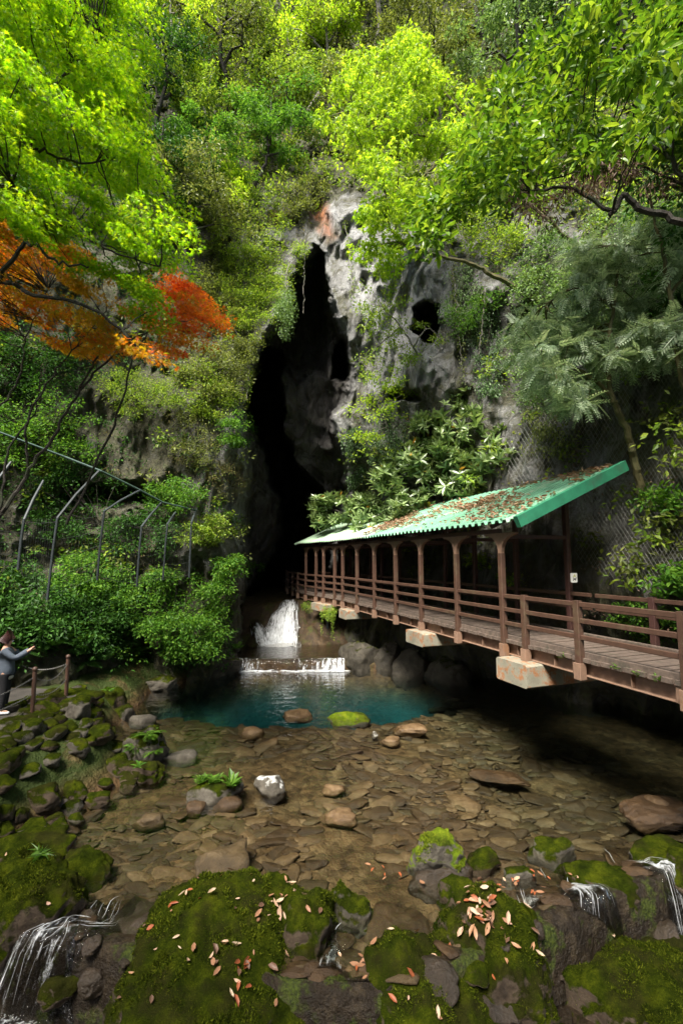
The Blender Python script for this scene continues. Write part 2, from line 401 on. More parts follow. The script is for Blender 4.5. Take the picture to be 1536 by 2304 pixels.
def white_water():
    t = NT('white_water'); p = t.pos()
    n = t.noise(p, 22, 4, .6)
    d = t.bsdf(t.ramp(n, [(.3, (.8, .83, .85)), (.6, (.93, .94, .95))]), .35)
    tr = t.n('BsdfTransparent'); tl = t.n('BsdfTranslucent', Color=(.8, .85, .88))
    m1 = t.n('MixShader', i0=.35); t.t.links.new(d.outputs[0], m1.inputs[1]); t.t.links.new(tl.outputs[0], m1.inputs[2])
    ms = t.n('MixShader', i0=t.ramp(t.noise(p, 9, 5, .7), [(.38, .05), (.66, .6)]))
    t.t.links.new(tr.outputs[0], ms.inputs[2]); t.t.links.new(m1.outputs[0], ms.inputs[1])
    return t.done(ms)
M['white_water'] = white_water()
M['steel_brown'] = plain_mat('brown_painted_steel', (.066, .034, .022), .5, .22, 9, dirt=(.085, .06, .035))
M['steel_pink'] = plain_mat('faded_pink_steel', (.20, .122, .082), .6, .18, 7, dirt=(.20, .10, .05))
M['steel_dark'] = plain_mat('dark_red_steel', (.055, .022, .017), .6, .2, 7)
M['timber'] = plain_mat('weathered_timber', (.10, .072, .055), .8, .4, 12, bump=.4, dirt=(.05, .045, .03))
M['green_sheet'] = plain_mat('green_roof_sheet', (.15, .35, .22), .55, .22, 2.2, dirt=(.36, .44, .33))
M['green_trim'] = plain_mat('green_roof_trim', (.022, .165, .085), .5, .2, 4, dirt=(.04, .10, .06))
M['pale_sheet'] = plain_mat('faded_green_roof_sheet', (.33, .48, .32), .55, .2, 2.5, dirt=(.36, .38, .24))
M['grey_sheet'] = plain_mat('grey_roof_flashing', (.24, .26, .23), .6, .2, 5)
M['fence_steel'] = plain_mat('grey_fence_steel', (.028, .035, .038), .5, .15, 8)
M['green_pipe'] = plain_mat('green_grey_rope', (.055, .095, .078), .5, .2, 8)
M['wire_dark'] = plain_mat('dark_old_wire', (.035, .038, .036), .6, .2, 5)
M['wire'] = plain_mat('galvanised_wire', (.20, .20, .18), .5, .2, 5)
M['rusty_post'] = plain_mat('rusty_iron_post', (.07, .035, .022), .6, .3, 15)
M['chain'] = plain_mat('steel_chain', (.15, .145, .135), .5, .2, 15, .4)

def concrete():
    t = NT('rust_stained_concrete'); p = t.pos(); n = t.noise(p, 5, 6, .7)
    c = t.ramp(t.noise(p, 2.5, 5), [(.3, (.15, .138, .10)), (.7, (.29, .275, .21))])
    c = t.mix(t.ramp(n, [(.5, 0.0), (.6, .95)]), c, (.27, .11, .04))
    c = t.mix(t.ramp(t.noise(p, 12, 4), [(.6, 0.0), (.72, .8)]), c, (.10, .06, .03))
    return t.done(t.bsdf(c, .85, t.bump(n, .4, .02)))
M['concrete'] = concrete()
t = NT('sign_plate'); M['sign'] = t.done(t.bsdf((.62, .62, .58), .5))
t = NT('sign_black'); M['black'] = t.done(t.bsdf((.015, .015, .015), .6))
t = NT('sign_yellow'); M['yellow'] = t.done(t.bsdf((.42, .42, .16), .6))

# ------------------------------------------------------------------ the gorge: cliff, cave, riverbed, water
CP = [  # what the photograph shows at (px, py) and how many metres away it stands
 (-900, 1250, 6), (-400, 1250, 9), (-900, 1600, 6), (-400, 1600, 8.5),
 (0, 1500, 12.4), (120, 1530, 12.8), (250, 1500, 14.9), (400, 1500, 16.7), (510, 1490, 18.0),
 (0, 1700, 12.2), (250, 1700, 14.6), (510, 1700, 17.9),
 (0, 1300, 14.3), (250, 1300, 16.3), (440, 1300, 17.9), (520, 1300, 18.4),
 (0, 1100, 15.8), (250, 1100, 17.8), (350, 1110, 18.6), (440, 1050, 18.4), (530, 1000, 19.0),
 (0, 850, 16.2), (250, 800, 18.3), (420, 760, 19.6), (520, 760, 20), (0, 600, 17), (300, 600, 19.4), (500, 550, 20.8), (620, 560, 21.2),
 (700, 440, 21.3), (715, 540, 21.0), (760, 470, 20.4), (790, 600, 19.6), (850, 760, 18.7), (820, 900, 19.4), (950, 640, 18.0), (950, 900, 17.6),
 (800, 1050, 20.6), (900, 1050, 19.2), (850, 1160, 22.5), (960, 1120, 19.6), (1050, 1100, 17.4), (1130, 1080, 15.4),
 (1050, 800, 16.8), (1130, 880, 15.4), (1130, 640, 16.4), (1250, 900, 13.5), (1400, 1000, 11.6), (1536, 1000, 10.2), (1400, 700, 13), (1536, 700, 11.8),
 (1800, 1000, 8.6), (2500, 1000, 6), (1400, 1250, 11.4), (1536, 1250, 10.0), (1536, 1400, 9.7), (1800, 1400, 8.4), (2500, 1500, 6),
 (1300, 1280, 12.7), (1100, 1290, 15.8), (950, 1290, 19.2), (850, 1280, 22), (760, 1260, 26),
 (1536, 1500, 11.6), (1536, 1620, 12.2), (1300, 1560, 14.2), (1300, 1450, 13.4), (1100, 1520, 16.6), (1100, 1400, 15.4), (960, 1490, 18.0), (880, 1470, 19.6), (800, 1460, 21.5), (720, 1440, 24),
 (1536, 1750, 12.0), (1300, 1750, 14.0), (1000, 1750, 16.2), (700, 1700, 24), (620, 1300, 27), (620, 1500, 27),
 (768, 300, 23.5), (768, 100, 28), (768, -200, 35), (300, 300, 22.5), (300, 0, 28), (0, 300, 19), (0, -100, 24), (1000, 300, 21), (1200, 300, 18), (1200, 0, 23),
 (1536, 300, 14.5), (1536, 0, 18.5), (1536, -300, 24), (-900, 300, 10), (-900, -300, 18), (2500, 300, 9), (2500, -300, 16), (500, 100, 27)]
CP = np.array(CP, float)

def tps(pts, val):
    X = pts / 500.0
    def K(a, b):
        d = np.sqrt(((a[:, None, :] - b[None]) ** 2).sum(-1)) + 1e-9; return d * d * np.log(d)
    n = len(X); A = np.zeros((n + 3, n + 3)); A[:n, :n] = K(X, X) + np.eye(n) * .002
    A[:n, n] = 1; A[:n, n + 1:] = X; A[n, :n] = 1; A[n + 1:, :n] = X.T
    c = np.linalg.solve(A, np.concatenate([val, np.zeros(3)]))
    def f(q):
        q = q / 500.0; out = np.empty(len(q))
        for s in range(0, len(q), 40000):
            e = q[s:s + 40000]; out[s:s + 40000] = K(e, X) @ c[:n] + c[n] + e @ c[n + 1:]
        return out
    return f
depth_f = tps(CP[:, :2], np.log(CP[:, 2]))

gx = np.concatenate([np.linspace(-900, -20, 70), np.linspace(-12, 1548, 500), np.linspace(1560, 2500, 70)])
gy = np.concatenate([np.linspace(-70, 1720, 590)])
GX, GY = np.meshgrid(gx, gy)
D = np.exp(depth_f(np.stack([GX.ravel(), GY.ravel()], 1))).reshape(GX.shape)
CAVE = [(545, 1760), (538, 1300), (541, 1000), (546, 890), (562, 820), (584, 760), (618, 715), (652, 640), (690, 575), (714, 547), (734, 562), (742, 640),
        (757, 705), (792, 765), (800, 850), (792, 905), (760, 930), (770, 1000), (790, 1100), (770, 1170), (740, 1330), (690, 1350), (690, 1760)]
VOID = [(600, 1760), (560, 1332), (612, 1250), (640, 1190), (612, 1090), (580, 990), (552, 905), (585, 772), (625, 790), (638, 870), (650, 960), (682, 1050), (716, 1105), (745, 1165), (735, 1340), (690, 1360), (690, 1760)]
RECESS = [(742, 775), (775, 752), (792, 790), (795, 866), (745, 862)]
HOLE = [(930, 690), (962, 668), (990, 680), (996, 735), (985, 778), (945, 782), (918, 755)]
CHIM = [(586, 775), (620, 722), (645, 660), (690, 585), (714, 553), (734, 572), (742, 650), (752, 715), (742, 775), (742, 865), (705, 850), (670, 880), (640, 850), (600, 850)]
p0 = PY(GX, GY, D)
jx = fbm(p0 * .9, 4, 11) * 9; jy = fbm(p0 * .9, 4, 23) * 9
QX, QY = GX + jx, GY + jy
D = D + 4.6 * sstep(0, 22, sdf_poly(QX, QY, CAVE)) + 15 * sstep(-6, 20, sdf_poly(QX, QY, VOID)) + 6 * sstep(0, 16, sdf_poly(QX, QY, RECESS)) \
      + 5.5 * sstep(0, 14, sdf_poly(QX, QY, HOLE)) + 2.6 * sstep(-4, 45, sdf_poly(QX, QY, CHIM))
D = D + 1.2 * sstep(0, 40, sdf_poly(QX, QY, [(120, 1090), (300, 1075), (420, 1110), (400, 1160), (250, 1150), (120, 1160)]))
D = D + 1.5 * sstep(0, 16, sdf_poly(QX, QY, [(870, 868), (950, 862), (965, 900), (880, 905)]))
p0 = PY(GX, GY, D)
disp = .55 * fbm(p0 * .33, 3, 3) + .30 * (1 - 2 * np.abs(fbm(p0 * np.array([.9, .9, .32]), 4, 5))) + .10 * (1 - 2 * np.abs(fbm(p0 * np.array([2.4, 2.4, .9]), 3, 8)))
ril = sdf_poly(GX, GY, [(720, 440), (860, 470), (1010, 560), (1010, 860), (830, 930), (800, 760), (745, 640)])
disp = disp + sstep(0, 60, ril) * .30 * (.6 - np.abs(fbm(p0 * np.array([1.5, 1.5, .45]), 3, 31)) * 1.5)
D = D - disp * np.clip(D / 14, .5, 1.2)
lat = fbm(p0 * 1.5, 3, 41) * 5
CV = PY(GX + lat, GY + fbm(p0 * 1.5, 3, 43) * 5, D)
ny, nx = GX.shape
# the hill goes on backwards above its upper edge
back1 = CV[0] + np.array([0, 9, .5]); back2 = CV[0] + np.array([0, 40, -20])
CVa = np.concatenate([back2[None], back1[None], CV])
ii = np.arange((ny + 2) * nx).reshape(ny + 2, nx)
quads = np.stack([ii[:-1, :-1], ii[1:, :-1], ii[1:, 1:], ii[:-1, 1:]], -1).reshape(-1, 4)
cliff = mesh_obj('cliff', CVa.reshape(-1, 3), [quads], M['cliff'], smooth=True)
tag(cliff, 'grey limestone cliff with the cave mouth', 'cliff', kind='structure')
veg = np.full(GX.shape, .35)
veg = np.maximum(veg, sstep(520, 360, GY))
veg = np.maximum(veg, .75 * sstep(640, 430, GX)); veg = veg - .35 * sstep(370, 430, GX) * sstep(560, 520, GX) * sstep(820, 900, GY) * sstep(1330, 1250, GY); veg = np.maximum(veg, .7 * sstep(1050, 1200, GX) * sstep(1300, 1100, GY) * .6)
veg = np.where(sdf_poly(GX, GY, CAVE) > -8, .05, veg)
veg = veg * (1 - .8 * sstep(-20, 70, ril)); veg = np.maximum(veg, .55 * (GY > 1330))
warm = sstep(-10, 14, sdf_poly(QX, QY, [(700, 470), (716, 448), (738, 462), (742, 490), (760, 540), (738, 545), (716, 520)])) + .5 * sstep(0, 20, sdf_poly(QX, QY, [(1280, 960), (1300, 960), (1305, 1040), (1280, 1040)]))
wet = sstep(-4, 30, sdf_poly(GX, GY, CAVE)); wet = np.maximum(wet, sstep(1270, 1360, GY)); wet = np.maximum(wet, .75 * sstep(1130, 1230, GY) * (GX > 800)); pale = sstep(-10, 60, ril)  # wet also masks painted shade: cave, low rock under bridge, rock behind roof
for nm, a in (('pale', pale), ('veg', veg), ('warm', warm), ('wet', wet)):  # 'wet' holds damp cave rock and painted shade
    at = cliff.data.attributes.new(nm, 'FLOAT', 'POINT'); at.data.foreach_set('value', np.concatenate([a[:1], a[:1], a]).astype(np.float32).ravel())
# normals for scattering
du = np.gradient(CV, axis=1); dv = np.gradient(CV, axis=0); CN = np.cross(du, dv); CN /= np.linalg.norm(CN, axis=-1)[..., None] + 1e-9
CN = np.where((CN[..., 1:2] > 0), -CN, CN)

def S(px, py):
    """point of the cliff seen at px, py"""
    i = np.clip(np.searchsorted(gx, px), 1, nx - 1); j = np.clip(np.searchsorted(gy, py), 1, ny - 1)
    return CV[j, i]
def SN(px, py):
    i = np.clip(np.searchsorted(gx, px), 1, nx - 1); j = np.clip(np.searchsorted(gy, py), 1, ny - 1)
    return CN[j, i]

# ---- riverbed and banks
BANK = np.array([(-3.6, -6), (-3.9, 2), (-3.6, 4.2), (-4.0, 6.0), (-4.6, 7.6), (-4.1, 9.0), (-4.2, 10.2), (-5.6, 11.8), (-5.9, 13.5), (-5.6, 15.2), (-4.9, 16.6), (-4.3, 17.9), (-5.4, 19), (-5.8, 40)])
def bank_d(x, y):
    """distance left of the waterline"""
    bx = np.interp(y, BANK[:, 1], BANK[:, 0]); return bx - x
CASC = [(-1.75, 3.9, 1.0), (2.05, 4.55, .55), (3.35, 4.7, .6)]           # gaps in the rim where water runs down: x, y, width
RIM = np.array([(-9, 6.3), (-5, 5.9), (-2.8, 5.5), (-2.0, 5.25), (-.2, 5.0), (.1, 5.0), (.8, 5.0), (1.6, 5.5), (2.6, 5.9), (3.8, 6.4), (6, 7), (12, 8)])
def rim_y(x): return np.interp(x, RIM[:, 0], RIM[:, 1])
def bed_z(x, y, fine=True):
    p = np.stack([x, y, x * 0], -1)
    z = -.20 + .05 * fbm(p * .9, 3, 51)
    d = np.hypot((x + 1.35) / 5.2, (y - 15.35) / 2.65); pool = sstep(1.08, .55, d + .06 * fbm(p * 1.2, 3, 53))
    z = z - 2.0 * pool
    z = z - .15 * sstep(1.5, 4.0, x) * sstep(6, 9, y)
    # shelf behind the weir and the cascade out of the cave
    sh = sstep(18.05, 18.2, y)
    zs = .34 + 1.75 * sstep(20.9, 23.6, y + .5 * fbm(p * .8, 3, 61)) + .06 * fbm(p * 1.3, 3, 57)
    z = z * (1 - sh) + zs * sh
    # front: the rim falls away to the lower stream
    r = rim_y(x) + .10 * fbm(p * 1.1, 3, 77)
    fr = sstep(.05, -.42, y - r)
    z = z + sstep(.55, .05, np.abs(y - r - .12)) * .215
    z = z * (1 - fr) + (-.84 + .14 * fbm(p * 1.5, 3, 71)) * fr + fr * (1 - fr) * 4 * .10 * fbm(p * 3, 2, 73)
    # left bank with the path
    b = bank_d(x, y); k = sstep(-.25, 1.5, b + .25 * fbm(p * .8, 3, 81))
    z = z * (1 - k) + .90 * k + .10 * k * (1 - k) * 4 * fbm(p * 1.7, 3, 83)
    if fine: z = z + .02 * fbm(p * 5, 3, 91) * (1 - sstep(.8, 1.6, b))
    return z
bx = np.concatenate([np.linspace(-16, -6.1, 50), np.linspace(-6, 7, 300), np.linspace(7.1, 14, 40)]); by = np.concatenate([np.linspace(-12, 2.4, 40), np.linspace(2.45, 19, 330), np.linspace(19.1, 36, 90)])
BX, BY = np.meshgrid(bx, by); BZ = bed_z(BX, BY)
BZ = np.where((BY > 18.3), np.where(bank_d(BX, BY) > 0, -.3, BZ), BZ)
bi = np.arange(BX.size).reshape(BX.shape)
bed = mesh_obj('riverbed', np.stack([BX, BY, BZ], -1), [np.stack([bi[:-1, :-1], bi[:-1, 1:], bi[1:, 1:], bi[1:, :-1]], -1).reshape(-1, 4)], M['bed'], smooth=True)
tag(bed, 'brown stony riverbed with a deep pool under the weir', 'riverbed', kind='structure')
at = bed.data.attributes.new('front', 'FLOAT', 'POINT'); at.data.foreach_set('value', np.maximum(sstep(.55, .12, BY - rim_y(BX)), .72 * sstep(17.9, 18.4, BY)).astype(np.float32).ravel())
at = bed.data.attributes.new('bank', 'FLOAT', 'POINT'); at.data.foreach_set('value', sstep(-.6, .2, bank_d(BX, BY)).astype(np.float32).ravel())
# ground far beyond the gorge, below everything, out to the horizon
g = MB(); g.add([(-300, -300, -3.2), (300, -300, -3.2), (300, 300, -3.2), (-300, 300, -3.2)], np.array([[0, 1, 2, 3]]))
tag(g.obj('ground', M['bed']), 'ground under the gorge', 'ground', kind='structure')

# path on the left bank
pth = [(-16, 4.0), (-6.6, 4.0), (-6.9, 7.5), (-6.95, 9.0), (-6.35, 10.3), (-6.15, 11.1), (-6.5, 11.9), (-8, 12.3), (-16, 12.3)]
m = MB(); m.prism(pth, (1, 0, 0), (0, 1, 0), (0, 0, 1), (0, 0, .86), .16)
tag(m.obj('path', M['path']), 'dark paved path on the left bank', 'path', kind='structure')

# ---- water: one closed body upstream of the rim, the lower stream, the shelf behind the weir
def rim_line(x): return rim_y(x) + .14
wx = np.linspace(-6.6, 9.5, 90); rows = []
for u in np.linspace(0, 1, 40): rows.append(np.stack([wx, rim_line(wx) * (1 - u) + 18.12 * u, wx * 0], 1))
top = np.stack(rows); bot = top.copy(); bot[..., 2] = -2.8
nr, nc = top.shape[:2]; a = np.arange(nr * nc).reshape(nr, nc); n0 = nr * nc
q = lambda A: np.stack([A[:-1, :-1], A[:-1, 1:], A[1:, 1:], A[1:, :-1]], -1).reshape(-1, 4)
loop = np.concatenate([a[0, :], a[1:, -1], a[-1, -2::-1], a[-2:0:-1, 0]]); l2 = np.roll(loop, -1)
side = np.stack([loop, loop + n0, l2 + n0, l2], 1)
wat = mesh_obj('water', np.concatenate([top.reshape(-1, 3), bot.reshape(-1, 3)]), [q(a), q(a)[:, ::-1] + n0, side], M['water'])
tag(wat, 'clear shallow river water and the teal pool', 'water', kind='structure')
m = MB(); m.add([(-9, -8, -.58), (9, -8, -.58), (9, 7.4, -.58), (-9, 5.9, -.58)], np.array([[0, 1, 2, 3]]))
tag(m.obj('stream_water', M['water_low']), 'dark lower stream below the stones', 'water', kind='structure')
m = MB(); m.add([(-4.3, 18.13, .43), (1.5, 18.13, .43), (1.5, 21.6, .43), (-4.3, 21.6, .43)], np.array([[0, 1, 2, 3]]))
tag(m.obj('shelf_water', M['water_low']), 'thin water on the shelf above the weir', 'water', kind='structure')

# ---- falling water: ribbons of white water that follow the rock
def ribbons(paths, widths):
    m = MB()
    for P, wd in zip(paths, widths):
        P = np.asarray(P); n = len(P); T = np.gradient(P, axis=0); sd = np.cross(T, [0, 0, 1.0]); sd /= np.linalg.norm(sd, axis=1)[:, None] + 1e-9
        wv = (np.asarray(wd) * np.sin(np.linspace(.25, 2.9, n)))[:, None]
        up = np.array([0, 0, 1.0]) * wv * .35
        V = np.concatenate([P - sd * wv, P + up, P + sd * wv]); k = np.arange(n - 1)
        m.add(V, [np.stack([k, k + 1, k + n + 1, k + n], 1), np.stack([k + n, k + n + 1, k + 2 * n + 1, k + 2 * n], 1)])
    return m
R0 = np.random.default_rng(5)
def wstruct(o, lab): return tag(o, lab, 'waterfall', kind='structure')
wxx = np.linspace(-4.3, .12, 260); sv = np.linspace(0, 1, 14); X_, S_ = np.meshgrid(wxx, sv, indexing='ij')
cov = fbm(np.stack([X_ * 1.3, X_ * 0, X_ * 0], -1), 3, 4); gap = sstep(.55, .30, np.abs(X_ + 2.4) + .1 * cov)
V = np.stack([X_, 18.19 - .21 * S_ - .03 * fbm(np.stack([X_ * 9, S_ * 2, X_ * 0], -1), 2, 6), .46 - .46 * S_ ** 1.6 + .012 * fbm(np.stack([X_ * 6, S_ * 3, X_ * 0], -1), 2, 7)], -1)
a = np.arange(X_.size).reshape(X_.shape); wo_ = mesh_obj('weir_waterfall', V.reshape(-1, 3), [np.stack([a[:-1, :-1], a[1:, :-1], a[1:, 1:], a[:-1, 1:]], -1).reshape(-1, 4)], M['rapid'], smooth=True)
wstruct(wo_, 'low white curtain of water along the weir above the pool')
for nm_, ty_, va_ in (('flow', 'FLOAT_VECTOR', np.stack([S_ * .9, X_ * .75, X_ * 0], -1)), ('foam', 'FLOAT', .41 + .17 * cov + .14 * sstep(-2.75, -3.1, X_) + .07 * sstep(-2.0, -1.6, X_) + .20 * S_ - .18 * gap)):
    at = wo_.data.attributes.new(nm_, ty_, 'POINT'); at.data.foreach_set('vector' if ty_ != 'FLOAT' else 'value', va_.astype(np.float32).ravel())
P_, W_ = [], []
for i in range(260):
    x = -4.25 + 4.5 * R0.random(); ln = .04 + .1 * R0.random(); yy = 17.97 - .16 * R0.random() ** 2
    if -2.75 < x < -2.05 and R0.random() < .7: continue
    P_.append(np.stack([np.linspace(x - ln, x + ln, 5), np.full(5, yy), np.full(5, .012 + .05 * R0.random() ** 2)], 1)); W_.append(.012 + .025 * R0.random())
wstruct(ribbons(P_, W_).obj('weir_foam', M['white_water'], smooth=True), 'white foam line at the foot of the weir')

def bez(P, n=10):
    q = np.array([np.asarray(p, float) for p in P]); out = np.empty((n, 3))
    if len(q) == 2: t_ = np.linspace(0, 1, n)[:, None]; return q[0] * (1 - t_) + q[1] * t_
    for i, u in enumerate(np.linspace(0, len(q) - 1, n)):                       # catmull-rom
        k = min(int(u), len(q) - 2); f = u - k; p0, p1, p2, p3 = q[max(k - 1, 0)], q[k], q[k + 1], q[min(k + 2, len(q) - 1)]
        out[i] = .5 * (2 * p1 + (p2 - p0) * f + (2 * p0 - 5 * p1 + 4 * p2 - p3) * f * f + (3 * p1 - p0 - 3 * p2 + p3) * f ** 3)
    return out
CHUTES = []
def front_fall(name, lab, pts, *a, **k): CHUTES.extend([PZ(*p) for p in pts]); return chute(name, lab, [PZ(*p) for p in pts], *a, **k)
def chute(name, lab, C, hw, n, wmax, foam=60, foamr=.28, seed=1, streak=.30, f0=.30, f1=.80, top=.03, lift=.06):
    """C: world points along the middle of the water; hw: half width in metres at the same points"""
    r = np.random.default_rng(seed); C = np.array(C, float); hw = np.asarray(hw, float); N = 30; u = np.linspace(0, 1, N) * (len(C) - 1)
    c = bez(C, N); h = np.interp(u, np.arange(len(C)), hw); d = np.gradient(c[:, :2], axis=0); sd = np.stack([-d[:, 1], d[:, 0]], 1); sd /= np.linalg.norm(sd, axis=1)[:, None] + 1e-9
    K = 21; off = np.linspace(-1, 1, K); V = np.zeros((N, K, 3)); hh = h[:, None] * (off[None] + .13 * fbm(np.stack([u * 2 + seed, u * 0, u * 0], 1), 3, seed)[:, None])
    V[..., :2] = c[:, None, :2] + sd[:, None] * hh[..., None]
    g_ = bed_z(V[..., 0], V[..., 1]); V[..., 2] = np.maximum(np.minimum(c[:, None, 2], top), g_ + lift) + .03 * fbm(V * 5, 3, seed); V[..., 2] -= .06 * off[None] ** 4
    a = np.arange(N * K).reshape(N, K); Q = np.stack([a[:-1, :-1], a[1:, :-1], a[1:, 1:], a[:-1, 1:]], -1).reshape(-1, 4)
    o = mesh_obj(name, V.reshape(-1, 3), [Q], M['rapid'], smooth=True); wstruct(o, lab)
    ln_ = np.concatenate([[0], np.cumsum(np.linalg.norm(np.diff(c, axis=0), axis=1))])
    fl = np.stack([np.repeat(ln_[:, None], K, 1) * 2 + seed * 7, hh * 1.0, np.zeros((N, K))], -1); at = o.data.attributes.new('flow', 'FLOAT_VECTOR', 'POINT'); at.data.foreach_set('vector', fl.astype(np.float32).ravel())
    uu = np.linspace(0, 1, N)[:, None]; fo = (f0 + (f1 - f0) * sstep(.1, .62, uu) - (f1 - .36) * sstep(.72, 1.0, uu) * (top > -5)) * (1 - .6 * np.abs(off[None]) ** 3); at = o.data.attributes.new('foam', 'FLOAT', 'POINT'); at.data.foreach_set('value', fo.astype(np.float32).ravel())
    def surf(t_, o_):
        i0 = np.clip((t_ * (N - 1)).astype(int), 0, N - 2); f = (t_ * (N - 1) - i0)[:, None]; j0 = np.clip(((o_ + 1) / 2 * (K - 1)).astype(int), 0, K - 2); g = ((o_ + 1) / 2 * (K - 1) - j0)[:, None]
        return (V[i0, j0] * (1 - f) + V[i0 + 1, j0] * f) * (1 - g) + (V[i0, j0 + 1] * (1 - f) + V[i0 + 1, j0 + 1] * f) * g
    P_, W_ = [], []
    for i in range(n):
        a0 = r.random() ** .7 * .85; a1 = min(1, a0 + streak * (.3 + r.random())); t_ = np.linspace(a0, a1, 7); o0 = np.clip(r.normal() * .5, -.9, .9)
        o_ = np.clip(o0 + .10 * np.sin(t_ * 12 + r.random() * 6) * r.random(), -.95, .95); p = surf(t_, o_) + [0, 0, .008 + .03 * r.random() ** 2]
        P_.append(p); W_.append(.0012 + wmax * r.random() ** 2.5)
    e = C[-1]
    for i in range(foam):
        an = r.random() * 6.28; q_ = foamr * r.random() ** .6; ln = .008 + .03 * r.random() ** 2
        c_ = e + np.array([math.cos(an) * q_ * 1.3, math.sin(an) * q_, .015 + .09 * r.random() ** 2 * (1 - q_ / foamr)])
        dv = np.array([math.cos(an), math.sin(an), .5 * r.normal()]) * ln
        P_.append(np.stack([c_ - dv, c_ - dv * .3 + [0, 0, .01], c_ + dv * .4 + [0, 0, .008], c_ + dv])); W_.append(.003 + .008 * r.random() ** 2)
    if P_: ribbons(P_, W_).obj(name + '_spray', M['white_water'], smooth=True)['kind'] = 'structure'
    return o
chute('cave_waterfall', 'white fan of water running down out of the cave mouth', [(-2.62, 23.75, 0), (-2.66, 22.7, 0), (-2.74, 21.6, 0), (-2.8, 20.85, 0)], [.36, .60, .90, 1.08], 120, .012, 0, .3, 9, .4, .66, .98, -9, .07)
chute('cave_side_waterfall', 'thin white branch of the cave waterfall at its left', [(-4.25, 22.3, 0), (-3.85, 21.6, 0), (-3.35, 20.9, 0)], [.18, .32, .5], 30, .012, 0, .3, 8, .4, .45, .85, -9, .07)
front_fall('left_cascade', 'rushing white water over dark stones at the lower left corner', [(275, 2005, 0), (235, 2070, -.04), (190, 2130, -.3), (130, 2190, -.5), (60, 2250, -.555), (-30, 2330, -.565)], [.22, .42, .55, .62, .66, .7], 30, .003, 420, .38, 2, f0=.26, f1=.60)
front_fall('middle_cascade', 'narrow white spout between the two leaf covered boulders', [(772, 2080, 0), (757, 2118, -.02), (747, 2165, -.3), (740, 2225, -.54), (735, 2320, -.565)], [.18, .10, .08, .12, .16], 40, .003, 90, .12, 4)
front_fall('right_cascade', 'small white cascade splitting over dark stone at the right', [(1232, 1955, 0), (1255, 2008, -.04), (1284, 2060, -.35), (1315, 2110, -.55), (1355, 2165, -.565)], [.30, .24, .20, .28, .34], 24, .003, 300, .26, 5)
front_fall('right_side_cascade', 'thin spout left of the small right cascade', [(1176, 1990, 0), (1188, 2040, -.06), (1199, 2090, -.45), (1215, 2140, -.56)], [.12, .08, .07, .14], 25, .0025, 110, .16, 6)
front_fall('far_right_cascade', 'white water chute at the right edge', [(1390, 1895, 0), (1428, 1948, -.04), (1470, 2000, -.3), (1512, 2052, -.54), (1580, 2120, -.565)], [.28, .24, .24, .30, .36], 26, .003, 240, .28, 7)

# ---- unseen hill added behind the viewer to cut the sky light from there
hx, hy = np.meshgrid(np.linspace(-40, 40, 60), np.linspace(-60, -9, 40)); hz = -1 + 30 * sstep(-9, -34, hy) + 9 * sstep(5, 22, np.abs(hx)) + 1.2 * fbm(np.stack([hx * .2, hy * .2, hx * 0], -1), 4, 3)
hi_ = np.arange(hx.size).reshape(hx.shape)
tag(mesh_obj('hillside', np.stack([hx, hy, hz], -1), [np.stack([hi_[:-1, :-1], hi_[:-1, 1:], hi_[1:, 1:], hi_[1:, :-1]], -1).reshape(-1, 4)], M['cliff'], smooth=True), 'hillside', 'hill', kind='structure')  # unseen hill, added to cut the sky light

# ------------------------------------------------------------------ the covered footbridge
Z_RAIL, Z_DECK, Z_BOT = CH - .77, CH - 1.74, CH - 2.12
def line_x(y): return 4.88 - .36 * (y - 6.52) if y < 20 else .027 - .53 * (y - 20)
def on_left(px, zz=Z_RAIL):
    lo, hi = 3.0, 26.0
    for _ in range(50):
        y = (lo + hi) / 2; x = line_x(y); dep = y * CT + (zz - CH) * ST
        if 768 + FPX * x / dep > px: lo = y
        else: hi = y
    return np.array([line_x(y), y, 0.0])
POSTS = [1534, 1297, 1178, 1130, 1028, 947, 890, 842, 803, 771, 753, 728, 711, 688]
PL = [np.array([line_x(4.6), 4.6, 0.0])] + [on_left(p) for p in POSTS]
tall = [False, False, False, False] + [True] * 11
END = [np.array([-2.35, 24.9, 0]), np.array([-2.8, 26.4, 0]), np.array([-3.25, 28.0, 0]), np.array([-3.6, 30, 0])]
NODES = PL + END
def dirn(i):
    a = NODES[max(i - 1, 0)]; b = NODES[min(i + 1, len(NODES) - 1)]; t = b - a; t[2] = 0; return t / np.linalg.norm(t)
def rgt(i): t = dirn(i); return np.array([t[1], -t[0], 0])
WID = 1.9
NR = [NODES[i] + rgt(i) * WID for i in range(len(NODES))]
br = thing('covered_footbridge', 'brown steel footbridge with green corrugated roof leading into the cave', 'footbridge', (PL[4][0], PL[4][1], 0))
ZUP = np.array([0, 0, 1.0])
def at(p, z): return np.array([p[0], p[1], z])
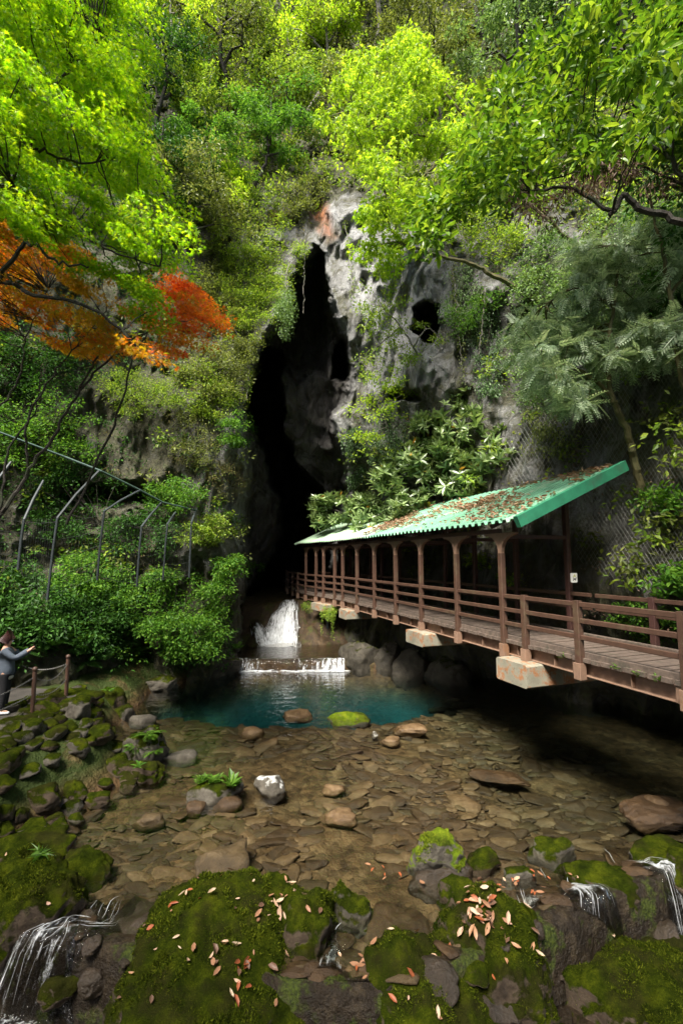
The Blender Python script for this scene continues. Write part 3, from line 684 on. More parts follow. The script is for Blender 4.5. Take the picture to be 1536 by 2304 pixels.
# deck of cross planks
dk = MB()
for i in range(len(NODES) - 1):
    a, b, c, d = NODES[i], NODES[i + 1], NR[i + 1], NR[i]; L = np.linalg.norm(b - a); k = max(1, int(L / .19))
    for j in range(k):
        u0, u1 = j / k + .012, (j + 1) / k - .012
        q0, q1 = a + (b - a) * u0, a + (b - a) * u1; r0, r1 = d + (c - d) * u0, d + (c - d) * u1; j_ = .006 * RNG.normal()
        P = [at(q0, Z_DECK + j_), at(r0, Z_DECK + j_), at(r1, Z_DECK + j_), at(q1, Z_DECK + j_)]
        V = P + [v - ZUP * .07 for v in P]
        dk.add(V, np.array([[0, 1, 2, 3], [7, 6, 5, 4], [0, 4, 5, 1], [1, 5, 6, 2], [2, 6, 7, 3], [3, 7, 4, 0]]))
dk.obj('deck', M['timber'], br)
for ND, sgn in ((NODES, 1), (NR, -1)):
    ed, gd = MB(), MB()
    for i in range(len(ND) - 1):
        t = ND[i + 1] - ND[i]; t /= np.linalg.norm(t); r = np.array([t[1], -t[0], 0]) * sgn
        ed.bar(at(ND[i] + r * .10, Z_DECK + .02), at(ND[i + 1] + r * .10, Z_DECK + .02), .10, .15)
        zc = (Z_DECK - .09 + Z_BOT + .05) / 2; hh = Z_DECK - .09 - Z_BOT - .05
        gd.bar(at(ND[i] + r * .16, zc), at(ND[i + 1] + r * .16, zc), .02, hh)
        gd.bar(at(ND[i] + r * .12, Z_DECK - .082), at(ND[i + 1] + r * .12, Z_DECK - .082), .13, .02)
        gd.bar(at(ND[i] + r * .12, Z_BOT + .06), at(ND[i + 1] + r * .12, Z_BOT + .06), .13, .02)
        m_ = (ND[i] + ND[i + 1]) / 2
        gd.bar(at(m_ + r * .11, Z_DECK - .095), at(m_ + r * .11, Z_BOT + .072), .09, .014, t)
    ed.obj('kerb_timber', M['timber'], br); gd.obj('girder', M['steel_pink'], br)
# posts, brackets, rails
E_Z, SLOPE = CH + .76, 1.34 / 3.03
def roof_z(off): return E_Z + (off + .35) * SLOPE                 # off: metres right of the left post line
gus = [(.055, 0), (.055, .06), (.08, .19), (.15, .31), (.28, .40), (.52, .455), (.52, .49), (-.52, .49), (-.52, .455), (-.28, .40), (-.15, .31), (-.08, .19), (-.055, .06), (-.055, 0)]
for ND, sgn in ((NODES, 1), (NR, -1)):
    for i in range(len(ND)):
        if sgn < 0 and i in (3,): continue
        t = dirn(i); r = rgt(i) * sgn; roofed = tall[i] if i < len(tall) else False
        zt = (CH + .12 if sgn > 0 else roof_z(WID) - .16) if roofed else Z_RAIL + .02
        m = MB(); m.bar(at(ND[i], Z_DECK - .16), at(ND[i], zt), .12, .12, t, .01)
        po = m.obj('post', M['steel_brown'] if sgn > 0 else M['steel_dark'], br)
        m = MB(); m.bar(at(ND[i] - r * .012, Z_BOT + .0), at(ND[i] - r * .012, Z_DECK - .10), .15, .15, t, .006)
        m.prism([(0, 0), (0, .30), (.12, .28), (.12, .02)], t, ZUP, r, at(ND[i] + r * .03 + t * .07, Z_BOT + .04), .012)
        for zz in (.08, .15, .22): m.prism([(.013 * math.cos(a), .013 * math.sin(a)) for a in np.arange(6) * 1.047], t, ZUP, r, at(ND[i] + r * .03 + t * .13, Z_BOT + zz), .03)
        m.obj('base_bracket', M['steel_pink'], po)
        if roofed and sgn > 0:
            m = MB(); m.prism(gus, t, ZUP, r, at(ND[i], CH + .08), .09); m.obj('arch_bracket', M['steel_pink'], po)
    for i in range(len(ND) - 1):
        t = ND[i + 1] - ND[i]; t /= np.linalg.norm(t)
        for dz in (.04, .33, .62):
            m = MB(); m.bar(at(ND[i] + t * .061, Z_RAIL - dz), at(ND[i + 1] - t * .061, Z_RAIL - dz), .055, .085)
            m.obj('rail', M['steel_brown'], br)
# roof frame
first, last = 4, 14
fr = MB()
for i in range(first, last):
    fr.bar(at(NODES[i], CH + .62), at(NODES[i + 1], CH + .62), .10, .10)
    fr.bar(at(NR[i], roof_z(WID) - .22), at(NR[i + 1], roof_z(WID) - .22), .10, .12)
for i in range(first, last + 1):
    r = rgt(i)
    fr.bar(at(NODES[i], CH + .50), at(NR[i], CH + .50), .07, .09)
    fr.bar(at(NODES[i] - r * .25, roof_z(-.25) - .10), at(NODES[i] + r * 2.6, roof_z(2.6) - .10), .06, .10)
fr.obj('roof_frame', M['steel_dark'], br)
# corrugated roof: station along the eave
ev = [NODES[i] - rgt(i) * .35 for i in range(first, last + 1)]
d0 = dirn(first); ev = [ev[0] - d0 * 1.02] + ev + [ev[-1] + dirn(last) * .75]
evt = [rgt(first)] + [rgt(i) for i in range(first, last + 1)] + [rgt(last)]
seg = [0.0]
for a, b in zip(ev[:-1], ev[1:]): seg.append(seg[-1] + np.linalg.norm(b - a))
LEN = seg[-1]
def roof_pt(s, off, dz=0.0):
    e = np.array([np.interp(s, seg, [v[k] for v in ev]) for k in range(2)]); r = np.array([np.interp(s, seg, [v[k] for v in evt]) for k in range(2)]); r /= np.linalg.norm(r)
    return np.array([e[0] + r[0] * off, e[1] + r[1] * off, E_Z + off * SLOPE + dz])
SPLIT = 8.3
def sheet(s0, s1, w1, dz, name, mat, per=.24, dep=.062):
    n = int((s1 - s0) / per); prof = [(0, 0), (.18, 0), (.30, dep), (.70, dep), (.82, 0)]
    top = []
    for k in range(n):
        for u, z in prof: top.append((s0 + (k + u) * per, z))
    offs = np.linspace(0, w1, 9); V = []
    for s_, z in top:
        for o_ in offs: V.append(roof_pt(s_, o_, z + dz + .006 * math.sin(s_ * 3 + o_ * 4)))
    N = len(top); K = len(offs); V = np.array(V); V2 = V - np.array([0, 0, .012]); a = np.arange(N * K).reshape(N, K)
    Q = np.stack([a[:-1, :-1], a[1:, :-1], a[1:, 1:], a[:-1, 1:]], -1).reshape(-1, 4)
    F = [Q, Q[:, ::-1] + N * K]
    for ed in (a[:, 0], a[:, -1], a[0, :], a[-1, :]): F.append(np.stack([ed[:-1], ed[1:], ed[1:] + N * K, ed[:-1] + N * K], 1))
    m = MB(); m.add(np.concatenate([V, V2]), F); return m.obj(name, mat, br)
sheet(.10, SPLIT, 3.03, 0, 'roof_sheet', M['green_sheet'])
fs = sheet(SPLIT - .1, LEN, 2.75, .012, 'roof_sheet', M['pale_sheet'], .22, .05); fs['label'] = 'faded pale green far half of the roof'
m = MB(); m.bar(roof_pt(SPLIT - .05, .1, .085), roof_pt(SPLIT - .05, 2.7, .085), .34, .012, ZUP); m.obj('roof_flashing', M['grey_sheet'], br)
m = MB(); m.bar(roof_pt(.04, -.03, -.01), roof_pt(.04, 3.06, -.01), .12, .24, ZUP, .004); m.obj('roof_fascia', M['green_trim'], br)
m = MB(); m.bar(roof_pt(LEN, -.02, .0), roof_pt(LEN, 2.76, .0), .03, .10, ZUP, .004); m.obj('roof_fascia', M['pale_sheet'], br)
# rotted concrete cross beams under the girders, and the support in the water
def crossbeam(px0, z0, h, ln, back=2.4, out=.34):
    p = on_left(px0, Z_BOT); i = int(np.argmin([np.linalg.norm(p[:2] - n_[:2]) for n_ in NODES])); t, r = dirn(i), rgt(i)
    m = MB(); c = at(p, z0 - h / 2); m.bar(c - r * out + t * ln / 2, c + r * back + t * ln / 2, ln, h, ZUP, .03); return m.obj('cross_beam', M['concrete'], br)
for px0, h, ln in ((1215, .44, .9), (975, .36, 1.0), (797, .36, .9), (742, .32, 1.4)): crossbeam(px0, Z_BOT + .045, h, ln)
p = on_left(720, Z_BOT) + np.array([.35, 0, 0]); m = MB(); m.tube([at(p, .4), at(p, Z_BOT - .3)], .07, 10); m.obj('support_column', M['fence_steel'], br)
q = PZ(704, 1450, .40); m = MB(); m.bar(at(q, .2) + [-.42, .3, 0], at(q, .2) + [.5, .3, 0], .7, .62, ZUP, .03)
tag(m.obj('footing_block', M['concrete']), 'square concrete block in shallow water below the far bridge end', 'concrete block')
p = at(on_left(720, Z_BOT), 0)

# sign on the right post near the roof end
c = PY(1290, 1300, 10.55); s1 = np.array([.985, .17, 0]); s1 /= np.linalg.norm(s1); nrm = np.array([s1[1], -s1[0], 0])
sg = thing('notice_sign', 'small white sign with black animal figure on a dark post', 'sign', c)
def rr(w_, h_, r_): return [(sx * (w_ / 2 - r_) + r_ * math.cos(a), sy * (h_ / 2 - r_) + r_ * math.sin(a)) for sx, sy, a0 in ((1, 1, 0), (-1, 1, 1.571), (-1, -1, 3.142), (1, -1, 4.712)) for a in np.linspace(a0, a0 + 1.571, 4)]
m = MB(); m.prism(rr(.165, .215, .02), s1, ZUP, nrm, c, .012); m.obj('plate', M['sign'], sg)
k = .0105
fig = [(-3.5, -4), (-3, -1.2), (-1, 0), (-3.2, 3), (-2.5, 3.6), (.8, .8), (2.6, 1.3), (4.5, 4), (5.4, 3.4), (3.8, .2), (3.4, -1.2), (3.2, -3.6), (2.2, -3.6), (2.2, -1.2), (-1.2, -1.4), (-2.2, -2), (-2.2, -4)]
m = MB(); m.prism([(x * k + .004, y * k - .03) for x, y in fig], s1, ZUP, nrm, c + nrm * .008, .006); m.obj('animal_figure', M['black'], sg)
m = MB(); m.prism([(-.03, .02), (.055, .025), (.012, .085)], s1, ZUP, nrm, c + nrm * .0075, .005); m.obj('faded_mark', M['yellow'], sg)

# ------------------------------------------------------------------ rock fall fence and nets
ff = thing('rockfall_fence', 'leaning grey steel fence posts with wire net on the left cliff ledge', 'fence', PY(250, 1290, 15))
FP = [(-75, 1240, 11.6, -50, 1150, 25, 1040), (41, 1262, 12.3, 55, 1169, 98, 1082), (107, 1330, 12.8, 130, 1165, 223, 1060), (219, 1285, 14.0, 235, 1150, 315, 1103), (308, 1300, 14.9, 319, 1185, 365, 1130), (367, 1285, 15.7, 377, 1180, 395, 1153), (426, 1280, 16.5, 431, 1175, 443, 1146)]
tops = []
for bx_, by_, Y, cx_, cy_, tx_, ty_ in FP:
    P = [PY(bx_, by_ + 20, Y), PY(bx_ * .5 + cx_ * .5, by_ * .5 + cy_ * .5, Y), PY(cx_, cy_, Y), PY(cx_ * .55 + tx_ * .45, cy_ * .5 + ty_ * .5, Y + .5), PY(tx_, ty_, Y + 1.1)]
    m = MB(); m.tube(P, .036, 8); m.obj('fence_post', M['fence_steel'], ff); tops.append(P)
m = MB(); m.tube([PY(0 - 90, 935, 12), PY(0, 973, 12.6), PY(146, 1028, 13.6), PY(228, 1060, 14.0), PY(314, 1102, 15.1), PY(366, 1130, 15.9), PY(440, 1148, 17.4)], .035, 6); m.obj('top_cable', M['green_pipe'], ff)
m = MB()
for a, b in zip(tops[:-1], tops[1:]):
    for u in np.linspace(0.05, .95, 5):
        A = a[0] * (1 - u) + a[2] * u; B = b[0] * (1 - u) + b[2] * u; m.tube([A, (A + B) / 2 - [0, 0, .04], B], .005, 3)
    for u in np.linspace(0, 1, 15)[1:-1]:
        for s_ in (-.12, .12):
            A = a[0] * (1 - u) + b[0] * u; v = min(1, max(0, u + s_)); B = a[2] * (1 - v) + b[2] * v; m.tube([A, B], .002, 3)
m.obj('wire_net', M['wire_dark'], ff)

def net(name, lab, poly, cell, off=.14, rad=.004):
    """chain link netting hung over the rock"""
    m = MB(); xs = [p_[0] for p_ in poly]; ys = [p_[1] for p_ in poly]
    for s_ in (1, -1):
        for c0 in np.arange(min(xs) - (max(ys) - min(ys)), max(xs) + (max(ys) - min(ys)), cell):
            yy = np.arange(min(ys), max(ys), cell * 1.0); xx = c0 + s_ * (yy - (min(ys) if s_ > 0 else max(ys))) * .62
            ok = in_poly(xx, yy, poly); run = []
            for x_, y_, o_ in zip(xx, yy, ok):
                if o_: run.append(NETS(x_, y_) + np.array([-.3, -.9, .1]) * off)
                if (not o_ or y_ == yy[-1]) and len(run) > 1: m.tube(run, rad, 3, False); run = []
                if not o_: run = []
    return tag(m.obj(name, M['wire']), lab, 'net')
from functools import lru_cache
kk = 7
Dn = D.copy()
for _ in range(40):
    Dn[1:-1, 1:-1] = np.minimum(Dn[1:-1, 1:-1], (Dn[:-2, 1:-1] + Dn[2:, 1:-1] + Dn[1:-1, :-2] + Dn[1:-1, 2:]) / 4)
def NETS(px, py):
    i = int(np.clip(np.searchsorted(gx, px), 1, nx - 1)); j = int(np.clip(np.searchsorted(gy, py), 1, ny - 1)); return PY(px, py, Dn[j, i])
net('rockfall_net', 'chain link wire netting hung over the rock above the green roof', [(1120, 1010), (1200, 930), (1310, 880), (1420, 780), (1560, 700), (1560, 1330), (1420, 1330), (1290, 1260), (1290, 1120), (1150, 1090)], 9.5)

# ------------------------------------------------------------------ chain fence by the path
cf = thing('chain_fence', 'rusty iron posts with sagging chains along the path edge', 'fence', (-6.2, 9.9, .94))
cp = [PZ(-190, 1690, .94), PZ(73, 1606, .94), PZ(149, 1566, .94)]
for p in cp:
    m = MB(); m.tube([p + [0, 0, z] for z in (-.1, .9)] , .045, 10); po = m.obj('post', M['rusty_post'], cf)
    m = MB(); m.tube([p + [0, 0, .9 + z] for z in (0, .015, .04, .07, .09, .10)], [.03, .05, .058, .05, .03, .005], 10); m.obj('ball_cap', M['rusty_post'], po, True)
def chain(a, b, sag, parent):
    m = MB(); n = int(np.linalg.norm(b - a) / .042)
    for i in range(n):
        u = (i + .5) / n; c = a + (b - a) * u - np.array([0, 0, sag * 4 * u * (1 - u)]); u2 = u + .01
        d = (a + (b - a) * u2 - np.array([0, 0, sag * 4 * u2 * (1 - u2)])) - c; d /= np.linalg.norm(d)
        sd = np.cross(d, ZUP); sd /= np.linalg.norm(sd); up = np.cross(sd, d)
        ax = sd if i % 2 else up; an = np.linspace(0, 2 * math.pi, 9)
        m.tube([c + d * .027 * math.cos(t_) + ax * .014 * math.sin(t_) for t_ in an], .005, 4, False)
    m.obj('chain', M['chain'], parent)
for a, b in zip(cp[:-1], cp[1:]):
    chain(a + [0, 0, .78], b + [0, 0, .78], .22, cf); chain(a + [0, 0, .42], b + [0, 0, .42], .16, cf)
e = PZ(75, 1520, 1.1); chain(cp[2] + [0, 0, .78], cp[2] + np.array([-2.2, 1.2, .6]), .2, cf)

# ------------------------------------------------------------------ person taking a photograph
def skin(name, pts, edges, rad, mat, parent, root=0, lv=2):
    me = bpy.data.meshes.new(name); off = np.zeros(3); r = parent
    while r is not None: off += np.array(r.location); r = r.parent
    me.from_pydata([tuple(np.array(p) - off) for p in pts], edges, []); me.materials.append(mat)
    o = bpy.data.objects.new(name, me); COL.objects.link(o); o.parent = parent
    md = o.modifiers.new('skin', 'SKIN'); md.use_smooth_shade = True
    for i, v in enumerate(me.skin_vertices[0].data):
        rr_ = rad[i]; v.radius = (rr_, rr_) if not isinstance(rr_, tuple) else rr_; v.use_root = (i == root)
    s = o.modifiers.new('sub', 'SUBSURF'); s.levels = lv; s.render_levels = lv
    return o
t = NT('skin_tone'); M['skin'] = t.done(t.bsdf((.48, .27, .18), .55))
M['jacket'] = plain_mat('blue_grey_jacket', (.085, .105, .135), .9, .12, 20, bump=.3)
M['trousers'] = plain_mat('black_trousers', (.012, .012, .014), .9, .2, 20)
M['hair'] = plain_mat('dark_auburn_hair', (.035, .010, .008), .5, .3, 40, bump=.4)
M['mask'] = plain_mat('white_face_mask', (.70, .70, .70), .8, .05, 20)
M['shoe'] = plain_mat('white_shoe', (.72, .72, .74), .6, .05, 20)
M['shirt'] = plain_mat('cream_shirt', (.50, .47, .38), .9, .1, 20)
M['phone'] = plain_mat('black_phone', (.02, .02, .022), .25, .1, 20)
org = PZ(6, 1606, .94); org[2] = .94
fwd = np.array([.93, .36, 0]); fwd /= np.linalg.norm(fwd); lat_ = np.array([fwd[1], -fwd[0], 0])    # lat_ points to the person's right
def L(f, r, z): return org + fwd * f + lat_ * r + np.array([0, 0, z])
pe = thing('person', 'person in blue grey jacket and black trousers holding up a phone at the left edge', 'person', org)
arm = {}
pts = [L(0, 0, .92), L(.0, 0, 1.10), L(-.02, 0, 1.28), L(-.03, 0, 1.38), L(-.01, 0, 1.45), L(.02, 0, 1.54), L(.03, 0, 1.62)]
edg = [(0, 1), (1, 2), (2, 3), (3, 4), (4, 5), (5, 6)]; rad = [(.11, .08), (.10, .07), (.11, .08), (.08, .07), .05, (.075, .09), (.07, .085)]
def add(p, r, par): pts.append(p); rad.append(r); edg.append((par, len(pts) - 1)); return len(pts) - 1
for s in (1, -1):
    a = add(L(0, s * .17, 1.37), .055, 3); b = add(L(.20, s * .20, 1.20), .042, a); c = add(L(.40, s * .09, 1.31), .032, b); d = add(L(.455, s * .06, 1.345), (.036, .02), c)
    for k, (dz, ln) in enumerate(((.03, .075), (.012, .085), (-.006, .08), (-.024, .065))):
        f1 = add(L(.49, s * (.055 - .004 * k), 1.36 + dz), .009, d); f2 = add(L(.49 + ln * .55, s * .032, 1.365 + dz), .008, f1)
    t1 = add(L(.465, s * .035, 1.375), .011, d); add(L(.50, s * .02, 1.395), .009, t1)
    h = add(L(0, s * .09, .86), .085, 0); k_ = add(L(.03, s * .10, .48), .055, h); an_ = add(L(-.01, s * .10, .09), .04, k_); add(L(.13, s * .11, .05), .035, an_)
skin('body', pts, edg, rad, M['skin'], pe)
pts = [L(0, 0, .74), L(0, 0, 1.0), L(-.01, 0, 1.2), L(-.03, 0, 1.36)]; edg = [(0, 1), (1, 2), (2, 3)]; rad = [(.215, .175), (.195, .155), (.18, .135), (.12, .10)]
for s in (1, -1):
    a = add(L(0, s * .18, 1.36), .078, 3); b = add(L(.20, s * .205, 1.185), .072, a); c = add(L(.37, s * .10, 1.285), .068, b); add(L(.41, s * .085, 1.30), .070, c)
skin('jacket', pts, edg, rad, M['jacket'], pe)
pts = [L(0, 0, .96)]; edg = []; rad = [(.175, .135)]
for s in (1, -1):
    h = add(L(0, s * .095, .82), .105, 0); k_ = add(L(.03, s * .105, .48), .075, h); add(L(-.01, s * .105, .10), .062, k_)
skin('trousers', pts, edg, rad, M['trousers'], pe)
skin('shirt', [L(0, 0, .86), L(0, 0, .69)], [(0, 1)], [(.20, .16), (.20, .165)], M['shirt'], pe)
for s in (1, -1): skin('shoe', [L(-.05, s * .105, .05), L(.05, s * .108, .045), L(.16, s * .115, .035)], [(0, 1), (1, 2)], [(.045, .045), (.048, .04), (.042, .03)], M['shoe'], pe)
skin('hair', [L(-.03, 0, 1.64), L(-.06, 0, 1.57), L(-.065, 0, 1.48), L(.05, 0, 1.685)], [(0, 1), (1, 2), (0, 3)], [(.105, .115), (.10, .10), (.08, .07), (.07, .06)], M['hair'], pe)
skin('face_mask', [L(.085, 0, 1.56), L(.10, 0, 1.525)], [(0, 1)], [(.05, .035), (.045, .03)], M['mask'], pe)
ey = MB()
for s in (1, -1): ey.tube([L(.098, s * .032, 1.605), L(.112, s * .032, 1.605)], .010, 8)
ey.obj('eyes', M['black'], pe)
ph_ = MB(); c = L(.53, 0, 1.39); ph_.bar(c - lat_ * .075, c + lat_ * .075, .012, .075, ZUP + fwd * .2, .004)
tag(ph_.obj('smartphone', M['phone']), 'black smartphone held up in front of the person', 'phone')

# ------------------------------------------------------------------ rocks
def ico(sub):
    b = bmesh.new(); bmesh.ops.create_icosphere(b, subdivisions=sub, radius=1); b.verts.ensure_lookup_table()
    v = np.array([x.co[:] for x in b.verts]); f = np.array([[q_.index for q_ in fc.verts] for fc in b.faces]); b.free(); return v, f
ICO = {k: ico(k) for k in (2, 3, 4, 5, 6)}
def rock_shape(seed, sub=3, cuts=7, rough=.16, boxy=.35):
    r = np.random.default_rng(seed); V, F = ICO[sub]; V = V.copy()
    nrm = V / np.abs(V).max(1)[:, None]; V = V * (1 - boxy) + nrm * boxy * .85
    for _ in range(cuts):
        n_ = r.normal(size=3); n_ /= np.linalg.norm(n_); d_ = .55 + .35 * r.random()
        ex = V @ n_ - d_; V -= np.clip(ex, 0, None)[:, None] * n_ * .85
    o = r.random(3) * 50
    k = fbm(V * 1.4 + o, 3, seed) * rough + fbm(V * 4.5 + o, 3, seed + 3) * rough * .35
    V = V * (1 + k)[:, None]
    return V, F
def rot_z(V, a): c, s = math.cos(a), math.sin(a); return V @ np.array([[c, s, 0], [-s, c, 0], [0, 0, 1]])
ROCKS = {}
def boulder(name, label, px, py, wpx, hz, mat, depth=1.0, zc=None, rot=0, seed=0, sub=4, z0=0.0, cuts=7, boxy=.35, tilt=(0, 0), rough=.16, group=None, cat='rock'):
    """centre of its foot at the water point seen at px, py; wpx: width in photograph pixels; hz: height above z0; depth: length along y / width"""
    p = PZ(px, py, z0); w_ = wpx / FPX * np.linalg.norm(p - [0, 0, CH])
    V, F = rock_shape(seed, sub, cuts, rough, boxy); sz = hz * 1.15 if zc is None else zc
    V = V * np.array([w_ / 2, w_ * depth / 2, sz])
    if tilt != (0, 0):
        a, b = tilt; V = np.stack([V[:, 0] * math.cos(a) + V[:, 2] * math.sin(a), V[:, 1], -V[:, 0] * math.sin(a) + V[:, 2] * math.cos(a)], 1)
        V = np.stack([V[:, 0], V[:, 1] * math.cos(b) - V[:, 2] * math.sin(b), V[:, 1] * math.sin(b) + V[:, 2] * math.cos(b)], 1)
    V = rot_z(V, rot); V[:, 2] += z0 + hz - V[:, 2].max(); V[:, :2] += p[:2]
    if 'moss' in mat and sub >= 5: V = V + (V - V.mean(0)) / (np.linalg.norm(V - V.mean(0), axis=1)[:, None] + 1e-6) * (.030 * fbm(V * 7, 3, 5) + .018 * fbm(V * 19, 2, 6))[:, None]
    me = build_mesh(name, V - [p[0], p[1], z0], [F]); me.shade_smooth(); me.materials.append(M[mat])
    o = bpy.data.objects.new(name, me); COL.objects.link(o); o.location = (p[0], p[1], z0)
    tag(o, label, cat, group); ROCKS[o.name] = (V, F); return o

B = boulder
big = B('mossy_boulder', 'huge flat topped mossy boulder strewn with pale fallen leaves at the front', 528, 2180, 400, .58, 'moss_full', .95, 1.25, .12, 3, 6, -.1, 5, .55, rough=.12)
lumpA = B('mossy_boulder', 'moss lump with two swellings right beside the huge leaf strewn boulder', 688, 2062, 118, .34, 'moss_full', 1.2, .7, .1, 12, 5, 0, 4, .2)
lumpB = B('mossy_boulder', 'small pale green mossy lump behind the narrow white spout', 790, 2035, 88, .22, 'moss_most', .8, .4, 0, 15, 5, 0, 4, .2)
ellA = B('mossy_boulder', 'mossy boulder carrying a heap of orange brown leaves', 1090, 2100, 205, .42, 'moss_full', .95, .95, -.1, 21, 6, -.02, 5, .4)
ellB = B('mossy_boulder', 'low mossy boulder in front of the narrow spout, few leaves on it', 985, 2235, 250, .42, 'moss_full', .95, 1.1, .25, 24, 6, -.15, 4, .45)
B('mossy_boulder', 'green mossy ledge behind the heap of orange leaves', 1050, 2015, 125, .20, 'moss_full', .5, .4, .1, 27, 5, 0, 4, .3)
tiltr = B('mossy_boulder', 'tilted white sided rock with a bright green moss cap', 985, 1935, 112, .40, 'moss_lime', .8, .40, .3, 31, 5, 0, 8, .45, (.30, -.15))
B('rock', 'brown wet stone under the tilted moss capped rock', 1000, 1965, 120, .06, 'rock_dark', .6, .2, .2, 34, 4)
B('mossy_rock', 'long low mossy rock beside the right hand cascade', 1345, 1965, 130, .15, 'moss_full', .75, .4, -.5, 37, 5, 0, 5, .35)
B('mossy_rock', 'moss topped hump behind the long mossy rock at right', 1240, 1905, 88, .15, 'moss_most', .6, .3, 0, 41, 4)
B('mossy_rock', 'flat olive moss patch rock right of the tilted capped rock', 1080, 1930, 78, .09, 'moss_full', .6, .2, .2, 44, 4)
B('mossy_rock', 'small moss hump near floating red leaves', 1165, 1965, 60, .10, 'moss_most', .6, .2, .3, 46, 4)
low = B('mossy_boulder', 'broad dark mossy boulder at the lower right corner', 1478, 2300, 290, .50, 'moss_full', .8, 1.0, -.2, 51, 6, -.62, 5, .4)
B('mossy_boulder', 'mossy boulder behind the broad dark one at lower right', 1530, 2215, 170, .30, 'moss_full', .7, .6, .2, 54, 5, -.62, 5, .3)
B('mossy_boulder', 'mossy rock on the right edge above the water chute', 1590, 1960, 130, .26, 'moss_full', .9, .5, 0, 57, 5)
B('mossy_boulder', 'dim mossy stone at the bottom edge near the middle', 1215, 2330, 200, .20, 'moss_most', .7, .4, 0, 60, 5, -.62)
B('mossy_rock', 'mossy rock on the far right rim beside dark rapids', 1490, 1925, 120, .14, 'moss_most', .6, .3, .4, 62, 4)
for i, (a, b, c, d, lab) in enumerate([(1330, 2065, 130, .34, 'black wet rock splitting the small right cascade'), (1230, 2075, 90, .22, 'dark wet stone left of the split cascade'), (1395, 2020, 110, .2, 'wet stone between the two right cascades'),
        (1120, 2215, 110, .30, 'brown bark textured stone below the leaf heap boulder'), (225, 2175, 150, .32, 'black wet stone under the rushing lower left water'), (100, 2165, 190, .3, 'dark stone under the lower left rapids'),
        (300, 2210, 110, .35, 'wet dark stone against the huge mossy boulder'), (330, 2055, 150, .05, 'drowned moss brown slab before the lower left rapids'), (180, 2060, 120, .04, 'dark drowned stone at the head of the lower left rapids'), (790, 2210, 120, .34, 'black wet stone under the narrow white spout'),
        (1000, 2310, 140, .28, 'dark rough stone at the bottom edge'), (1250, 2190, 120, .1, 'drowned dark stone below the right cascade'), (880, 2060, 150, .03, 'sandy brown slab lying just under the water')]):
    lowz = b > 2090 or i < 3
    B('wet_rock', lab, a, b, c, d, 'rock_dark' if i != 12 else 'rock_brown', .8, .5, .3 * i, 70 + i, 4, (-.66 if lowz else -.02) if i != 12 else -.06)
lb = B('mossy_boulder', 'big rounded mossy boulder with bright clover at the left edge', 40, 2040, 185, .52, 'moss_full', .9, .9, .3, 91, 6, 0, 5, .25)
B('mossy_boulder', 'long mossy slab above the clover boulder at the left edge', 30, 1920, 190, .24, 'moss_full', .55, .45, .2, 94, 5)
B('mossy_boulder', 'round moss ball standing alone in the water at left', 187, 1955, 86, .24, 'moss_full', .9, .35, 0, 97, 5, 0, 3, .1)
plantr = B('mossy_rock', 'flat topped rock with small bright plants growing on it', 475, 1785, 112, .27, 'moss_most', .7, .28, .1, 101, 4, 0, 8, .35)
B('rock', 'small brown stone below the plant topped rock', 445, 1815, 42, .08, 'rock_brown', .8, .15, 0, 104, 3)
B('rock', 'brown pebble just right of the plant topped rock', 512, 1800, 60, .08, 'rock_brown', .8, .15, 0, 105, 3)
B('rock', 'rounded white topped rock in midstream', 608, 1775, 64, .26, 'rock_pale', .8, .25, 0, 108, 4, 0, 5, .1)
B('rock', 'olive half sunk pyramid shaped rock with moss tip', 505, 1945, 120, .26, 'rock_oliv', 1.1, .34, .7, 111, 4, 0, 9, .2)
B('rock', 'brown flat stone with pale top right of the white topped rock', 757, 1832, 78, .06, 'rock_tan', .7, .15, 0, 114, 4)
B('rock', 'long brown plank shaped slab lying under clear water', 1128, 1745, 125, .035, 'rock_brown', .35, .10, -.25, 117, 4, -.05, 9, .6)
B('rock', 'large brown rock with pale hump near the right edge', 1475, 1830, 120, .15, 'rock_brown', .6, .25, 0, 120, 5, 0, 10, .4)
B('rock', 'pale cap stone on the large brown rock at right', 1473, 1806, 48, .10, 'rock_tan', .8, .16, 0, 121, 3, .10)
B('rock', 'flat pale tan slab breaking the water by the pool edge', 922, 1636, 74, .09, 'rock_tan', .7, .16, -.1, 124, 4)
B('mossy_rock', 'low slab with a yellow green moss top on the pool edge', 785, 1612, 92, .11, 'moss_lime', .6, .2, 0, 127, 4)
B('rock', 'pale hump at the front edge of the teal pool', 668, 1607, 66, .10, 'rock_tan', .7, .2, 0, 130, 4)
B('rock', 'small pale stone below the left end of the pool edge', 568, 1643, 46, .08, 'rock_tan', .8, .18, 0, 133, 3)
B('rock', 'tiny pointed white stone by the pool edge', 843, 1652, 16, .07, 'rock_pale', .8, .10, 0, 136, 3)
B('rock', 'low grey stone right of the tiny white stone', 878, 1663, 42, .05, 'rock_tan', .8, .12, 0, 137, 3)
B('rock', 'flat pale grey stone near the stream middle', 748, 1772, 52, .04, 'rock_tan', .6, .1, 0, 138, 3)
B('rock', 'olive stone lying out left of the plant topped rock', 333, 1842, 62, .09, 'rock_oliv', .7, .15, 0, 139, 3)
fernr = B('mossy_boulder', 'large mossy boulder with ferns in front of the stone pile', 325, 1706, 86, .72, 'moss_most', .9, .60, 0, 142, 5)
B('mossy_boulder', 'mossy hump left of the fern boulder', 262, 1705, 90, .45, 'moss_full', .8, .45, 0, 143, 4)
B('mossy_boulder', 'low mossy boulder with a small plant below the fern boulder', 312, 1745, 104, .34, 'moss_full', .6, .34, 0, 145, 5)
B('mossy_boulder', 'upright mossy block at the end of the path wall', 243, 1606, 62, .72, 'moss_full', .8, .62, 0, 148, 4, 0, 5, .3)
